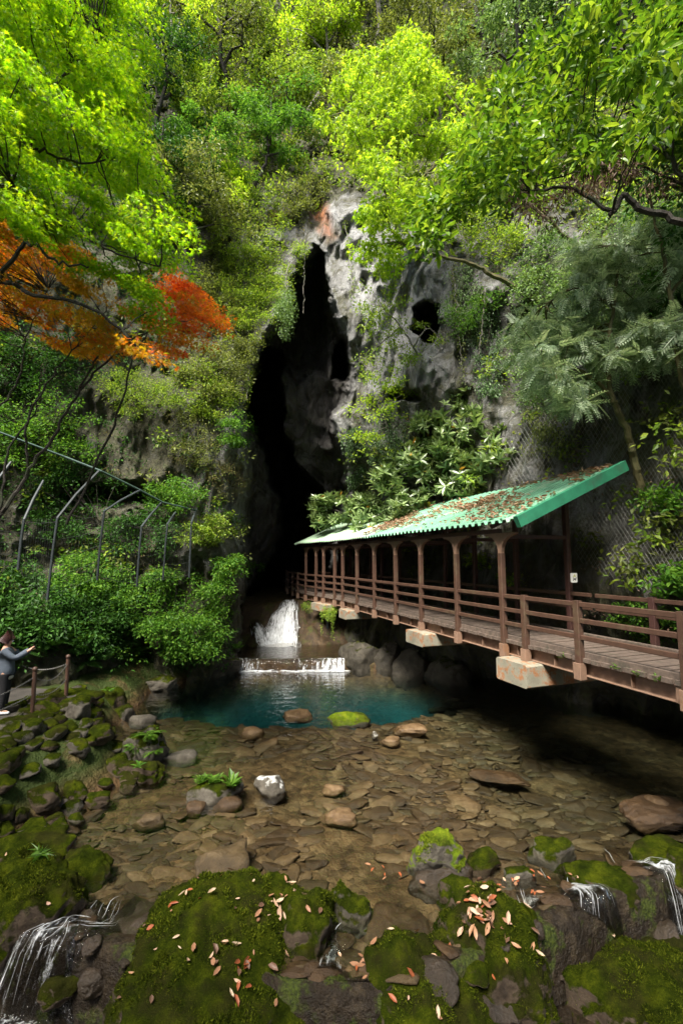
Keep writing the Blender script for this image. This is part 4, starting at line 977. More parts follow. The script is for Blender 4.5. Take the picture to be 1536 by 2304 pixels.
B('mossy_rock', 'moss topped rock right of the upright mossy block', 284, 1612, 52, .36, 'moss_most', .8, .4, 0, 151, 4)
B('rock', 'flat grey stone right of the moss topped rock', 322, 1620, 54, .13, 'rock_grey', .6, .2, 0, 154, 3)
B('rock', 'grey beige boulder at the foot of the stone pile', 203, 1735, 46, .30, 'rock_grey', .9, .28, 0, 157, 4)
B('rock', 'square beige stone low in the water by the bank', 122, 1818, 62, .2, 'moss_some', .7, .25, .4, 160, 4)
B('rock', 'grey slab lying out from the mossy bank', 405, 1700, 70, .10, 'rock_grey', .6, .2, .2, 163, 3)
B('rock', 'low wide bank boulder with mossy top by the pool', 345, 1546, 112, .42, 'moss_some', .7, .5, 0, 166, 5)
B('rock', 'mossy rock foot of the left cave pillar', 480, 1512, 125, .95, 'bank_rock', 1.0, .9, .3, 169, 5)
B('rock', 'rounded cliff foot by the weir end', 520, 1492, 50, .5, 'bank_rock', 1.0, .5, 0, 170, 4)
# rocks under and beside the bridge
for i, (a, b, c, h, lab) in enumerate([(662, 1456, 52, 2.0, 'tall wet rock right of the cave waterfall'), (810, 1500, 95, 1.0, 'mossy footed rock at the right end of the weir'), (868, 1502, 70, 1.0, 'dark rock under the bridge beside the mossy footed one'),
        (915, 1512, 90, .9, 'dark bank rock below the middle of the bridge'), (770, 1450, 80, 1.3, 'dark rock behind the concrete footing block'), (1010, 1525, 120, .8, 'dark boulder in the shade under the bridge'), (640, 1350, 40, 3.1, 'rock in the cave mouth left of the bridge end')]):
    B('bank_rock', lab, a, b, c, h, 'bank_rock' if i != 0 else 'rock_dark', .9, h, .5 * i, 180 + i, 5, cat='rock')

# ---- stone pile on the left bank: individual stones
rs = np.random.default_rng(17); placed = []
area = [(-60, 1665), (70, 1628), (190, 1588), (225, 1600), (240, 1640), (310, 1650), (300, 1720), (240, 1770), (110, 1815), (20, 1860), (-60, 1880)]
kinds = ['moss_full'] * 6 + ['moss_most'] * 3 + ['moss_some']
klab = {'moss_full': ('mossy_stone', 'moss covered stone in the pile on the left bank'), 'moss_most': ('mossy_stone', 'grey stone partly under moss in the left bank pile'), 'moss_some': ('stone', 'mostly bare stone among mossy ones in the left bank pile'), 'rock_grey': ('stone', 'bare grey stone among mossy ones in the left bank pile')}
tries = 0
while len(placed) < 95 and tries < 4000:
    tries += 1; px, py = rs.uniform(-60, 315), rs.uniform(1588, 1880)
    if not in_poly(px, py, area): continue
    p = PZ(px, py, .35); z = float(bed_z(np.array([p[0]]), np.array([p[1]]))[0]); r_ = rs.choice([.16, .2, .25, .32, .4], p=[.25, .3, .25, .15, .05])
    if any(np.hypot(p[0] - a[0], p[1] - a[1]) < (r_ + a[2]) * .62 for a in placed): continue
    placed.append((p[0], p[1], r_)); k = kinds[rs.integers(len(kinds))]
    V, F = rock_shape(300 + len(placed), 4 if r_ > .22 else 3, 8, .15, .3)
    V = rot_z(V * np.array([r_, r_ * rs.uniform(.7, .95), r_ * rs.uniform(.55, .8)]), rs.uniform(0, 6))
    nm, lb_ = klab[k]; o = mesh_obj(nm, V, [F], M[k], smooth=True); o.location = (p[0], p[1], max(z, -.05) + r_ * .25)
    tag(o, lb_, 'stone', 'stones piled on the left bank: ' + lb_)

# moss strip along the path edge, one long cushion
pe_ = [PZ(x_, y_, .95) for x_, y_ in ((-160, 1680), (-40, 1650), (60, 1618), (130, 1596), (185, 1574), (200, 1566))]
m = MB()
for a, b in zip(pe_[:-1], pe_[1:]):
    n_ = max(2, int(np.linalg.norm(b - a) / .3))
    for i in range(n_):
        c = a + (b - a) * (i + .5) / n_ + rs.normal(0, .04, 3) * [1, 1, .3]; V, F = rock_shape(500 + i, 3, 2, .2, .1)
        m.add(rot_z(V * [.34, .24, .13], rs.random() * .6 + .4) + c - [0, 0, .04], [F])
tag(m.obj('moss_bank', M['moss_full'], smooth=True), 'cushion of green moss along the edge of the path', 'moss', kind='stuff')

# ---- flat stones of the riverbed
protos = []
for i in range(16):
    V, F = rock_shape(700 + i, 3, 12, .16, .45); V = V * np.array([1, rs.uniform(.38, .8), rs.uniform(.12, .24)]); protos.append((V, F))
mats_ = ['rock_brown', 'rock_tan', 'rock_oliv', 'rock_brown', 'rock_brown', 'rock_tan']
cand = []
for _ in range(26000):
    x, y = rs.uniform(-5.5, 8.5), 4.4 + 11.5 * rs.random() ** 1.25
    if bank_d(x, y) > .1 or np.hypot((x + 1.35) / 5.2, (y - 15.35) / 2.65) < .84 or y < rim_y(x) + .2 or x > 8.2 - (y - 5) * .36: continue
    if fbm(np.array([[x * .8, y * .8, 3.0]]), 3, 15)[0] > .42: continue
    s_ = np.exp(rs.normal(-2.25, .62)) * (1.0 if y > 8 else 1.1)
    cand.append((x, y, min(s_, .42 if y > 8.5 else .30)))
cand.sort(key=lambda c: -c[2] / (c[1] + 2)); kept = []
grid = {}
for c in cand:
    k0 = (int(c[0]), int(c[1])); ok = True
    for a in (-1, 0, 1):
        for b in (-1, 0, 1):
            for e in grid.get((k0[0] + a, k0[1] + b), ()):
                if np.hypot(c[0] - e[0], (c[1] - e[1]) * 1.35) < (c[2] + e[2]) * .44: ok = False
    if ok: kept.append(c); grid.setdefault(k0, []).append(c)
pm = [build_mesh('river_slab', V, [F]) for V, F in protos]
slab_meshes = []
for mt in ('rock_brown', 'rock_tan', 'rock_oliv'):
    for me in pm: m2 = me.copy(); m2.materials.clear(); m2.materials.append(M[mt]); m2.shade_smooth(); slab_meshes.append((mt, m2))
slab_lab = {'rock_brown': 'dark brown flat stone lying on the bed under clear water', 'rock_tan': 'tan flat stone lying on the bed under clear water', 'rock_oliv': 'olive brown flat stone lying on the bed under clear water'}
sm = {k: MB() for k in slab_lab}
for i, (x, y, s_) in enumerate(kept):
    z = float(bed_z(np.array([x]), np.array([y]))[0]) + .01 + .02 * rs.random() - s_ * (.07 if y > 8 else .11); mt = mats_[rs.integers(6)]
    rz = rs.normal(0, .5) + (math.pi if rs.random() < .5 else 0); tx, ty = rs.normal(0, .14), rs.normal(0, .14)
    if i < 290:
        cs = [m_ for t_, m_ in slab_meshes if t_ == mt]; o = bpy.data.objects.new('river_slab', cs[i % 16]); COL.objects.link(o)
        o.location = (x, y, z); o.scale = (s_, s_, s_ * rs.uniform(.7, 1.3)); o.rotation_euler = (tx, ty, rz); tag(o, slab_lab[mt], 'stone', 'flat stones on the riverbed: ' + slab_lab[mt].split(' flat')[0], 'thing')
    else:
        V, F = protos[i % 16]; V = rot_z(V * s_, rz); V = V + np.array([0, 0, 1.0]) * (V[:, :1] * tx + V[:, 1:2] * ty); sm[mt].add(V + [x, y, z], [F])
for mt, m in sm.items(): tag(m.obj('river_stones', M[mt], smooth=True), 'countless small ' + {'rock_brown': 'dark brown', 'rock_tan': 'tan', 'rock_oliv': 'olive brown'}[mt] + ' stones covering the riverbed', 'stones', kind='stuff')

# ---- wet stones on the front slope below the rim
for i in range(190):
    x = rs.uniform(-4.2, 5.2); y = rim_y(x) - rs.uniform(-.05, .75); r_ = .06 + .2 * rs.random() ** 1.5
    if min(np.hypot(x - c_[0], y - c_[1]) for c_ in CHUTES) < .34 + r_ * .6: continue
    z = float(bed_z(np.array([x]), np.array([y]))[0])
    V, F = rock_shape(900 + i, 4, 8, .2, .3); V = rot_z(V * np.array([r_, r_ * .8, r_ * .6]), rs.uniform(0, 6)); k = 'rock_dark' if i % 3 else 'moss_full'
    o = mesh_obj('wet_stone', V, [F], M[k], smooth=True); o.location = (x, y, z + r_ * .12); tag(o, 'dark wet stone among the rapids at the front' if i % 3 else 'mossy wet stone among the rapids at the front', 'stone', 'wet stones in the front rapids' + ('' if i % 3 else ', mossy'))

# ------------------------------------------------------------------ leaves, trees, shrubs
def T(v, f): return np.array(v, float), [np.array(x) for x in f]
OVAL = T([(0, 0, 0), (.45, -.23, .05), (1, 0, -.06), (.45, .23, .05)], [[[0, 1, 2], [0, 2, 3]]])
SLIM = T([(0, 0, 0), (.45, -.13, .03), (1, 0, -.1), (.45, .13, .03)], [[[0, 1, 2], [0, 2, 3]]])
BLADE = T([(0, 0, 0), (.28, -.17, .05), (.68, -.17, .04), (1, 0, -.08), (.68, .17, .04), (.28, .17, .05), (.5, 0, 0)], [[[0, 1, 6], [1, 2, 6], [2, 3, 6], [3, 4, 6], [4, 5, 6], [5, 0, 6]]])
def star(tips, droop=.12):
    v = [(.30, 0, 0), (0, 0, 0)]
    for i, (an, r) in enumerate(tips):
        a = math.radians(an); v.append((.30 + r * math.cos(a), r * math.sin(a), -droop * r))
        if i < len(tips) - 1:
            b = math.radians((an + tips[i + 1][0]) / 2); v.append((.30 + .17 * math.cos(b), .17 * math.sin(b), .02))
    n = len(v); return T(v, [[[0, k, k + 1] for k in range(1, n - 1)] + [[0, n - 1, 1]]])
STAR = star([(-125, .42), (-75, .62), (-36, .72), (0, .78), (36, .72), (75, .62), (125, .42)])
PALM = star([(-95, .5), (-45, .7), (0, .85), (45, .7), (95, .5)], .35)
def combine(parts):
    V, F, n = [], [], 0
    for v, f in parts:
        V.append(v); F += [x + n for x in f]; n += len(v)
    return np.concatenate(V), F
def xf(t_, sc, yaw=0.0, pitch=0.0, off=(0, 0, 0)):
    v = t_[0] * sc; c, s = math.cos(pitch), math.sin(pitch); v = np.stack([v[:, 0] * c - v[:, 2] * s, v[:, 1], v[:, 0] * s + v[:, 2] * c], 1)
    c, s = math.cos(yaw), math.sin(yaw); v = np.stack([v[:, 0] * c - v[:, 1] * s, v[:, 0] * s + v[:, 1] * c, v[:, 2]], 1); return v + np.array(off), t_[1]
ROSE = combine([xf(BLADE, np.array([1, .82, 1]), i * 2.4, .75 - .1 * i) for i in range(8)])
SPRIG = combine([xf(OVAL, .45, s_ * .9, .1, (x_, 0, 0)) for x_ in (.1, .35, .6) for s_ in (-1, 1)] + [xf(OVAL, .5, 0, 0, (.7, 0, 0))])
NEEDLE = T([(0, 0, 0), (.5, -.12, 0), (1, 0, -.04), (.5, .12, 0)], [[[0, 1, 2], [0, 2, 3]]])
SPRAY = combine([xf(NEEDLE, np.array([1, 1.35, 1]) * .34 * (1 - .45 * x_), s_ * .95, 0, (x_, 0, -.16 * x_ * x_)) for x_ in np.linspace(.04, .95, 8) for s_ in (-1, 1)] + [xf(NEEDLE, np.array([1, .25, 1]), 0, -.12)])
def frond(n_=15, arch=.75):
    ps = []
    for x_ in np.linspace(.12, 1, n_):
        z = .55 * x_ - arch * x_ * x_; ln = .36 * math.sin(math.pi * min(1, .12 + .88 * (1 - x_) ** .8)) + .04
        for s_ in (-1, 1): ps.append(xf(NEEDLE, np.array([ln, ln * 1.1, ln]), s_ * 1.15, -.15, (x_ * .95, 0, z)))
    return combine(ps)
FROND = frond()

def leaves(C, A, N, size, tmpl):
    """mesh arrays of leaves at C with axis A and upper side N"""
    V0, F0 = tmpl; A = A / (np.linalg.norm(A, axis=1)[:, None] + 1e-9); N = N - A * (A * N).sum(1)[:, None]; N /= np.linalg.norm(N, axis=1)[:, None] + 1e-9
    Bv = np.cross(N, A); n, k = len(C), len(V0); size = np.broadcast_to(size, (n,))
    V = C[:, None] + size[:, None, None] * (V0[None, :, :1] * A[:, None] + V0[None, :, 1:2] * Bv[:, None] + V0[None, :, 2:] * N[:, None])
    o = (np.arange(n) * k)[:, None, None]
    return V.reshape(-1, 3), [(f[None] + o).reshape(-1, f.shape[1]) for f in F0]

def clump_leaves(m, C, R, n, flat, size, tmpl, rng, droop=.3, up=.8, shear=(0, 0), axis=None, jit=.55):
    """C (k,3) clump centres, R radius (k,), n leaves per clump"""
    k = len(C); c = np.repeat(C, n, 0); r = np.repeat(np.broadcast_to(R, (k,)), n)
    d = rng.normal(size=(k * n, 3)); d /= np.linalg.norm(d, axis=1)[:, None]; rad = rng.random(k * n) ** .45
    o = d * (rad * r)[:, None] * np.array([1, 1, flat]); o[:, 2] += o[:, 0] * shear[0] + o[:, 1] * shear[1]
    A = o * np.array([1, 1, .4]) / r[:, None] + rng.normal(size=o.shape) * jit
    if axis is not None: A = A * .6 + np.asarray(axis)
    A[:, 2] -= droop; N = rng.normal(size=o.shape) * .5; N[:, 2] += up
    N[:, 0] -= shear[0] * up; N[:, 1] -= shear[1] * up
    return m.add(*leaves(c + o, A, N, size * rng.uniform(.65, 1.25, k * n), tmpl))

def wobble(P, amp, rng):
    P = P.copy(); n = len(P); P[1:-1] += rng.normal(size=(n - 2, 3)) * amp; return P

def make_tree(name, label, base, height, cr, tmpl, lmat, nclump, nleaf, lsize, seed, lean=(0, 0), bark='bark', group=None, flat=.45, th=None, crown0=.35, droop=.3, clr=.42):
    rng = np.random.default_rng(seed); base = np.asarray(base, float); root = thing(name, label, 'tree', base, group)
    th = th or height * .024; tip = base + np.array([lean[0], lean[1], height]); mid = (base + tip) / 2 + rng.normal(size=3) * [.07, .05, .02] * height
    tr = wobble(bez([base - [0, 0, .3], base + (mid - base) * .5 + rng.normal(size=3) * .03 * height, mid, tip], 14), .012 * height, rng); w_ = MB(); w_.tube(tr, np.linspace(th, th * .25, 14), 7)
    cl = []; nl = 7
    for i in range(nl):
        u = crown0 + (1 - crown0) * (i + rng.random() * .8) / nl; a = tr[min(13, int(u * 13))]; an = i * 2.4 + rng.random(); L_ = cr * (1.05 - .45 * abs(u - .6)) * rng.uniform(.75, 1.1)
        e = a + np.array([math.cos(an) * L_, math.sin(an) * L_, L_ * rng.uniform(.2, .7)]); lm = wobble(bez([a, (a + e) / 2 + [0, 0, .08 * L_], e], 8), .05 * L_, rng)
        w_.tube(lm, np.linspace(th * .5, th * .12, 8), 5)
        for _ in range(3):
            s_ = lm[rng.integers(3, 7)]; q_ = s_ + rng.normal(size=3) * [.4, .4, .22] * cr; w_.tube(bez([s_, (s_ + q_) / 2 + [0, 0, .05], q_], 5), np.linspace(th * .22, th * .06, 5), 4); cl += [q_]
        cl += [lm[4], lm[6], lm[7]]
    cl = np.array(cl); cl = cl[rng.permutation(len(cl))]
    while len(cl) < nclump: cl = np.concatenate([cl, cl + rng.normal(size=cl.shape) * [.3, .3, .2] * cr])
    cl = cl[:nclump]; w_.obj('trunk', M[bark], root)
    m = MB(); clump_leaves(m, cl, cr * clr * rng.uniform(.6, 1.15, len(cl)), nleaf, flat, lsize, tmpl, rng, droop)
    m.obj('crown', M[lmat], root); return root

def poly_points(poly, n, rng):
    P = np.array(poly, float); lo, hi = P.min(0), P.max(0); out = []
    while len(out) < n:
        q_ = rng.uniform(lo, hi, (n * 3, 2)); out += list(q_[in_poly(q_[:, 0], q_[:, 1], poly)])
    return np.array(out[:n])
def near_twigs(w_, cl, anchors, rng, r0=.012, prob=1.0, maxd=3.0):
    for c in cl:
        if rng.random() > prob: continue
        d = np.linalg.norm(anchors - c, axis=1); k = int(np.argmin(d + (anchors[:, 2] > c[2] + .8) * .5))
        if d[k] > maxd: continue
        a = anchors[k]; w_.tube(wobble(bez([a, (a + c) / 2 + [0, 0, .06 * d[k]], c], 6), .02 * d[k], rng), np.linspace(r0, r0 * .35, 6), 4)

def crown_tree(name, label, cat, poly, depth, nclump, nleaf, R, flat, lsize, tmpl, lmat, seed, branches, bark='bark', droop=.3, shear=(0, 0), group=None, thick=.05, up=.8, axis=None, twig=1.0, djit=.8, part='crown'):
    """a tree whose crown fills the outline; depth: metres or a function of (px, py); branches: lists of (px, py, metres)"""
    rng = np.random.default_rng(seed); q_ = poly_points(poly, nclump, rng)
    Y = (depth(q_[:, 0], q_[:, 1]) if callable(depth) else np.full(nclump, depth)) + rng.normal(0, djit, nclump)
    C = PY(q_[:, 0], q_[:, 1], Y); w_ = MB(); anch = []
    for br_ in branches:
        P = wobble(bez([PY(*b) for b in br_], 6 * len(br_)), .018, rng); n_ = len(P); t0 = thick * (1 if br_ is branches[0] else .6)
        w_.tube(P, np.linspace(t0, t0 * .3, n_), 7); anch += list(P[n_ // 4:])
    anch = np.array(anch) if anch else C[:1]
    root = thing(name, label, cat, PY(*branches[0][0]) if branches else C.mean(0), group)
    near_twigs(w_, C, anch, rng, thick * .22, twig); w_.obj('trunk' if cat == 'tree' else 'stem', M[bark], root)
    m = MB(); clump_leaves(m, C, R * rng.uniform(.6, 1.2, nclump), nleaf, flat, lsize, tmpl, rng, droop, up, shear, axis)
    m.obj(part, M[lmat], root); return root

def shrub(name, label, poly, off, nclump, nleaf, R, lsize, tmpl, lmat, seed, cat='shrub', flat=.7, droop=.25, group=None, base=None, bark='bark', up=.6, axis=(0, -.35, .1), dz=0.0):
    """foliage growing out of the cliff within an outline"""
    rng = np.random.default_rng(seed); q_ = poly_points(poly, nclump, rng); sp = S(q_[:, 0], q_[:, 1])
    dirn_ = np.array([0, 0, CH]) - sp; dirn_ /= np.linalg.norm(dirn_, axis=1)[:, None]; C = sp + dirn_ * (off * rng.uniform(.2, 1.0, nclump))[:, None]; C[:, 2] += dz
    root = thing(name, label, cat, C[np.argmin(C[:, 2])], group); w_ = MB(); bs = S(*base) if base else sp.mean(0) - [0, 0, R]
    for c in C[::2]: w_.tube(wobble(bez([bs, (bs + c) / 2 + [0, -.2 * off, .0], c], 6), .03, rng), np.linspace(.018, .005, 6), 4)
    w_.obj('stem', M[bark], root)
    m = MB(); clump_leaves(m, C, R * rng.uniform(.6, 1.2, nclump), nleaf, flat, lsize, tmpl, rng, droop, up, (0, 0), axis); m.obj('foliage', M[lmat], root); return root

# ---- the maples that hang in from the left
gm = [(-260, -320), (330, -320), (322, 40), (338, 190), (300, 262), (262, 250), (300, 300), (345, 370), (385, 450), (418, 535), (395, 640), (352, 690), (340, 745), (285, 712), (200, 650), (110, 560), (0, 500), (-260, 470)]
gdep = lambda x, y: 6.6 + .0022 * x + .0006 * y
crown_tree('maple_tree', 'yellow green Japanese maple hanging in from the upper left', 'tree', gm, gdep, 340, 300, .46, .22, .068, STAR, 'maple', 201,
  [[(-420, 1150, 7.5), (-330, 700, 7.2), (-200, 640, 6.9), (0, 632, 6.8), (70, 660, 6.8), (210, 695, 6.9), (330, 800, 7.2)],
   [(-330, 700, 7.2), (-150, 480, 6.6), (0, 315, 6.5), (65, 330, 6.5), (110, 345, 6.6), (205, 370, 6.8), (290, 330, 7)],
   [(-150, 480, 6.6), (-40, 180, 6.2), (30, 208, 6.2), (70, 190, 6.3), (130, 182, 6.4), (220, 90, 6.6)],
   [(-200, 640, 6.9), (0, 425, 6.4), (80, 485, 6.5), (160, 515, 6.6), (250, 565, 6.8), (360, 600, 7.0)],
   [(0, 632, 6.8), (60, 550, 6.5), (130, 590, 6.5), (200, 600, 6.8)]], thick=.06, shear=(-.38, 0), droop=.25, twig=.8)
om = [(-180, 500), (0, 470), (90, 520), (180, 560), (300, 640), (345, 700), (400, 660), (470, 690), (505, 728), (440, 770), (330, 822), (250, 800), (150, 790), (0, 720), (-180, 800)]
ob = [[(-130, 1330, 8.2), (0, 1160, 8.6), (65, 1065, 8.8), (130, 960, 9.0), (178, 880, 9.2), (222, 800, 9.3), (300, 720, 9.4)],
      [(65, 1065, 8.8), (60, 960, 8.7), (110, 860, 8.8), (170, 780, 8.9), (240, 700, 9.0)], [(178, 880, 9.2), (250, 800, 9.4), (330, 745, 9.6), (440, 715, 9.8)],
      [(-130, 1330, 8.2), (-40, 1000, 8.3), (40, 860, 8.5), (60, 760, 8.6), (110, 650, 8.7)], [(0, 1160, 8.6), (20, 1010, 8.7), (80, 930, 8.8), (95, 820, 8.8)]]
ot = crown_tree('maple_tree', 'orange leaved maple with bare dark stems below the green maple', 'tree', om, lambda x, y: 8.6 + .0018 * x, 125, 165, .50, .20, .074, STAR, 'maple_orange', 205, ob, thick=.045, shear=(-.35, 0), twig=.8)
crown_tree('maple_tree', 'red leaved maple spray at the right tip of the orange maple', 'tree', [(345, 620), (400, 605), (450, 650), (505, 725), (470, 745), (445, 790), (370, 800), (330, 740)], 10.2, 32, 150, .42, .20, .074, STAR, 'maple_red', 207,
  [[(150, 1180, 10), (260, 950, 10), (310, 780, 10.1), (380, 720, 10.2), (440, 690, 10.2)]], thick=.03, shear=(-.35, 0))

# ---- trees on the right
crown_tree('tree', 'bright lime green tree leaning out in front of the pale cliff', 'tree', [(770, 170), (840, 100), (930, 80), (1010, 170), (1070, 225), (1100, 300), (1050, 400), (950, 440), (900, 540), (870, 620), (805, 600), (790, 520), (850, 430), (770, 340), (728, 270), (735, 215)],
  lambda x, y: 14.2 + .002 * (x - 900), 120, 95, .62, .40, .17, PALM, 'lime', 211,
  [[(1210, 680, 15.3), (1120, 625, 14.9), (1050, 590, 14.6), (930, 560, 14.2), (880, 520, 14.1)], [(1300, 560, 14.6), (1180, 450, 14.2), (1010, 330, 14), (900, 290, 14), (790, 240, 14)], [(1180, 450, 14.2), (1060, 280, 14.2), (960, 170, 14.3), (880, 120, 14.3)], [(1010, 330, 14), (950, 400, 14), (870, 440, 14)]],
  'bark_moss', thick=.10, droop=.75)
crown_tree('tree', 'broad leaved evergreen with glossy mid green leaves at the upper right', 'tree', [(1090, 230), (1160, 130), (1240, 40), (1420, -20), (1720, -140), (1720, 360), (1540, 330), (1400, 345), (1270, 350), (1170, 400), (1080, 470), (990, 560), (930, 570), (970, 430), (1060, 340)],
  lambda x, y: 8.6 - .0012 * (x - 1200), 150, 85, .50, .55, .20, BLADE, 'broad', 215,
  [[(1760, 700, 7.6), (1640, 560, 7.8), (1536, 500, 8.0), (1442, 470, 8.2), (1405, 440, 8.2), (1374, 476, 8.3), (1290, 425, 8.4), (1190, 430, 8.6)], [(1640, 560, 7.8), (1536, 400, 8.0), (1490, 340, 8.1), (1410, 305, 8.2), (1300, 310, 8.4), (1180, 330, 8.6)],
   [(1490, 340, 8.1), (1500, 220, 8.0), (1420, 130, 8.2), (1330, 90, 8.4)], [(1536, 400, 8), (1600, 180, 7.8), (1540, 40, 8.0)], [(1374, 476, 8.3), (1370, 492, 8.3)], [(1180, 330, 8.6), (1080, 420, 9), (1000, 520, 9.3)]], thick=.085, droop=.25, up=.9)
crown_tree('dead_branch', 'hanging branch full of withered brown leaves under the glossy evergreen', 'branch', [(1130, 400), (1200, 370), (1330, 350), (1536, 330), (1536, 420), (1330, 440), (1230, 500), (1150, 480)], 9.1, 30, 80, .34, .6, .13, SLIM, 'dead', 217,
  [[(1560, 430, 8.6), (1400, 360, 8.9), (1260, 400, 9.1), (1170, 430, 9.2)]], thick=.03, droop=1.0, part='withered_leaves')
crown_tree('conifer', 'grey green conifer with drooping flat sprays above the green roof', 'tree', [(1180, 680), (1280, 570), (1420, 500), (1620, 470), (1640, 780), (1500, 800), (1400, 880), (1270, 920), (1205, 850), (1160, 760)],
  lambda x, y: 10.6 - .0018 * (x - 1300), 110, 30, .50, .25, .42, SPRAY, 'conifer', 221,
  [[(1440, 1110, 10.6), (1425, 1030, 10.5), (1392, 930, 10.3), (1375, 890, 10.2), (1365, 800, 10.1), (1380, 690, 10.1), (1400, 560, 10.2)], [(1375, 890, 10.2), (1300, 830, 10.2), (1220, 820, 10.3)], [(1365, 800, 10.1), (1460, 730, 9.8), (1560, 690, 9.4)], [(1380, 690, 10.1), (1290, 650, 10.2), (1220, 690, 10.3)]],
  'bark_moss', droop=.5, thick=.09, up=1.2, shear=(0, .1))
crown_tree('tree', 'thin dark trunked tree rising at the right edge', 'tree', [(1430, 380), (1640, 330), (1640, 520), (1500, 560), (1420, 480)], 9.6, 26, 60, .5, .5, .14, OVAL, 'deep', 223,
  [[(1560, 960, 9.4), (1525, 800, 9.4), (1505, 660, 9.4), (1480, 520, 9.5), (1450, 420, 9.6)], [(1505, 660, 9.4), (1560, 600, 9.4), (1620, 540, 9.3)]], 'bark_moss', thick=.07)
crown_tree('small_tree', 'slender tree with sparse yellow green leaves before the small cave hole', 'tree', [(800, 650), (850, 600), (910, 640), (925, 720), (1010, 760), (1000, 830), (940, 830), (880, 860), (820, 850), (795, 760)],
  16.7, 46, 55, .48, .45, .12, OVAL, 'fresh', 227, [[(985, 900, 17.3), (960, 840, 17), (930, 780, 16.8), (900, 735, 16.7), (860, 690, 16.6)], [(930, 780, 16.8), (960, 740, 16.7), (1000, 770, 16.7)], [(900, 735, 16.7), (850, 780, 16.6), (820, 820, 16.6)]], 'bark_grey', thick=.06)
crown_tree('shrub', 'yellow green twiggy shrub beside the cave mouth above the ivy', 'shrub', [(780, 900), (830, 860), (900, 850), (920, 890), (860, 930), (850, 1000), (810, 1010), (790, 950)], 18.0, 22, 60, .42, .5, .12, OVAL, 'lime', 229, [[(880, 1000, 18.6), (860, 930, 18.2), (830, 890, 18)]], 'bark_grey', thick=.04)

# ---- the big leathery leaved shrub over the roof, ivy, creepers
crown_tree('rhododendron', 'large leathery leaved shrub with a few yellow leaves spilling over the roof', 'shrub', [(905, 985), (960, 900), (1030, 880), (1095, 930), (1130, 1030), (1125, 1085), (1060, 1115), (980, 1140), (900, 1168), (845, 1185), (800, 1175), (830, 1100)],
  lambda x, y: 18.2 - .011 * (x - 900), 85, 9, .55, .8, .36, ROSE, 'rhodo', 231, [[(1010, 1160, 18.0), (1000, 1060, 17.6), (980, 960, 17.4)], [(1000, 1060, 17.6), (1080, 990, 16.6), (1100, 950, 16.4)], [(1010, 1160, 18), (920, 1120, 18.4), (850, 1160, 18.6)]], thick=.06, droop=0, up=1.0, djit=.4)
crown_tree('rhododendron', 'leathery leaved shrub at the dark cave edge over the far roof end', 'shrub', [(690, 1115), (740, 1105), (770, 1130), (830, 1110), (880, 1140), (830, 1180), (760, 1172), (715, 1185)],
  lambda x, y: 22.6 - .012 * (x - 700), 34, 9, .5, .7, .34, ROSE, 'rhodo', 233, [[(850, 1190, 22), (790, 1160, 21.8), (720, 1140, 22.3)], [(790, 1160, 21.8), (760, 1120, 21.8)]], thick=.05, droop=0, up=1.0, djit=.3)
def ivy(label, poly, n, seed, mat='ivy', off=.22, size=.10, name='ivy'): return shrub(name, label, poly, off, n, 70, .38, size, OVAL, mat, seed, 'climber', .9, .9, None, None, 'bark', .2, (0, -.3, -.4))
ivy('dense dark ivy sheet on the rock left of the leathery shrub', [(835, 940), (870, 915), (915, 960), (920, 1050), (900, 1090), (840, 1080)], 60, 241)
ivy('narrow ivy tongue hanging on the rock beside the cave mouth', [(775, 990), (808, 960), (822, 1040), (812, 1110), (780, 1100)], 34, 242)
ivy('dark ivy column on the grey rock right of the small hole', [(1060, 700), (1100, 690), (1130, 760), (1120, 890), (1080, 890), (1060, 800)], 60, 243)
ivy('thin grey green creeper veil right of the pale rock', [(1010, 600), (1060, 590), (1100, 660), (1060, 780), (1020, 760), (990, 680)], 40, 244, 'pale')
ivy('creeper hanging on the rock over the roof end netting', [(1195, 930), (1260, 900), (1290, 960), (1240, 1030), (1190, 1010)], 22, 245, 'olive', .3)

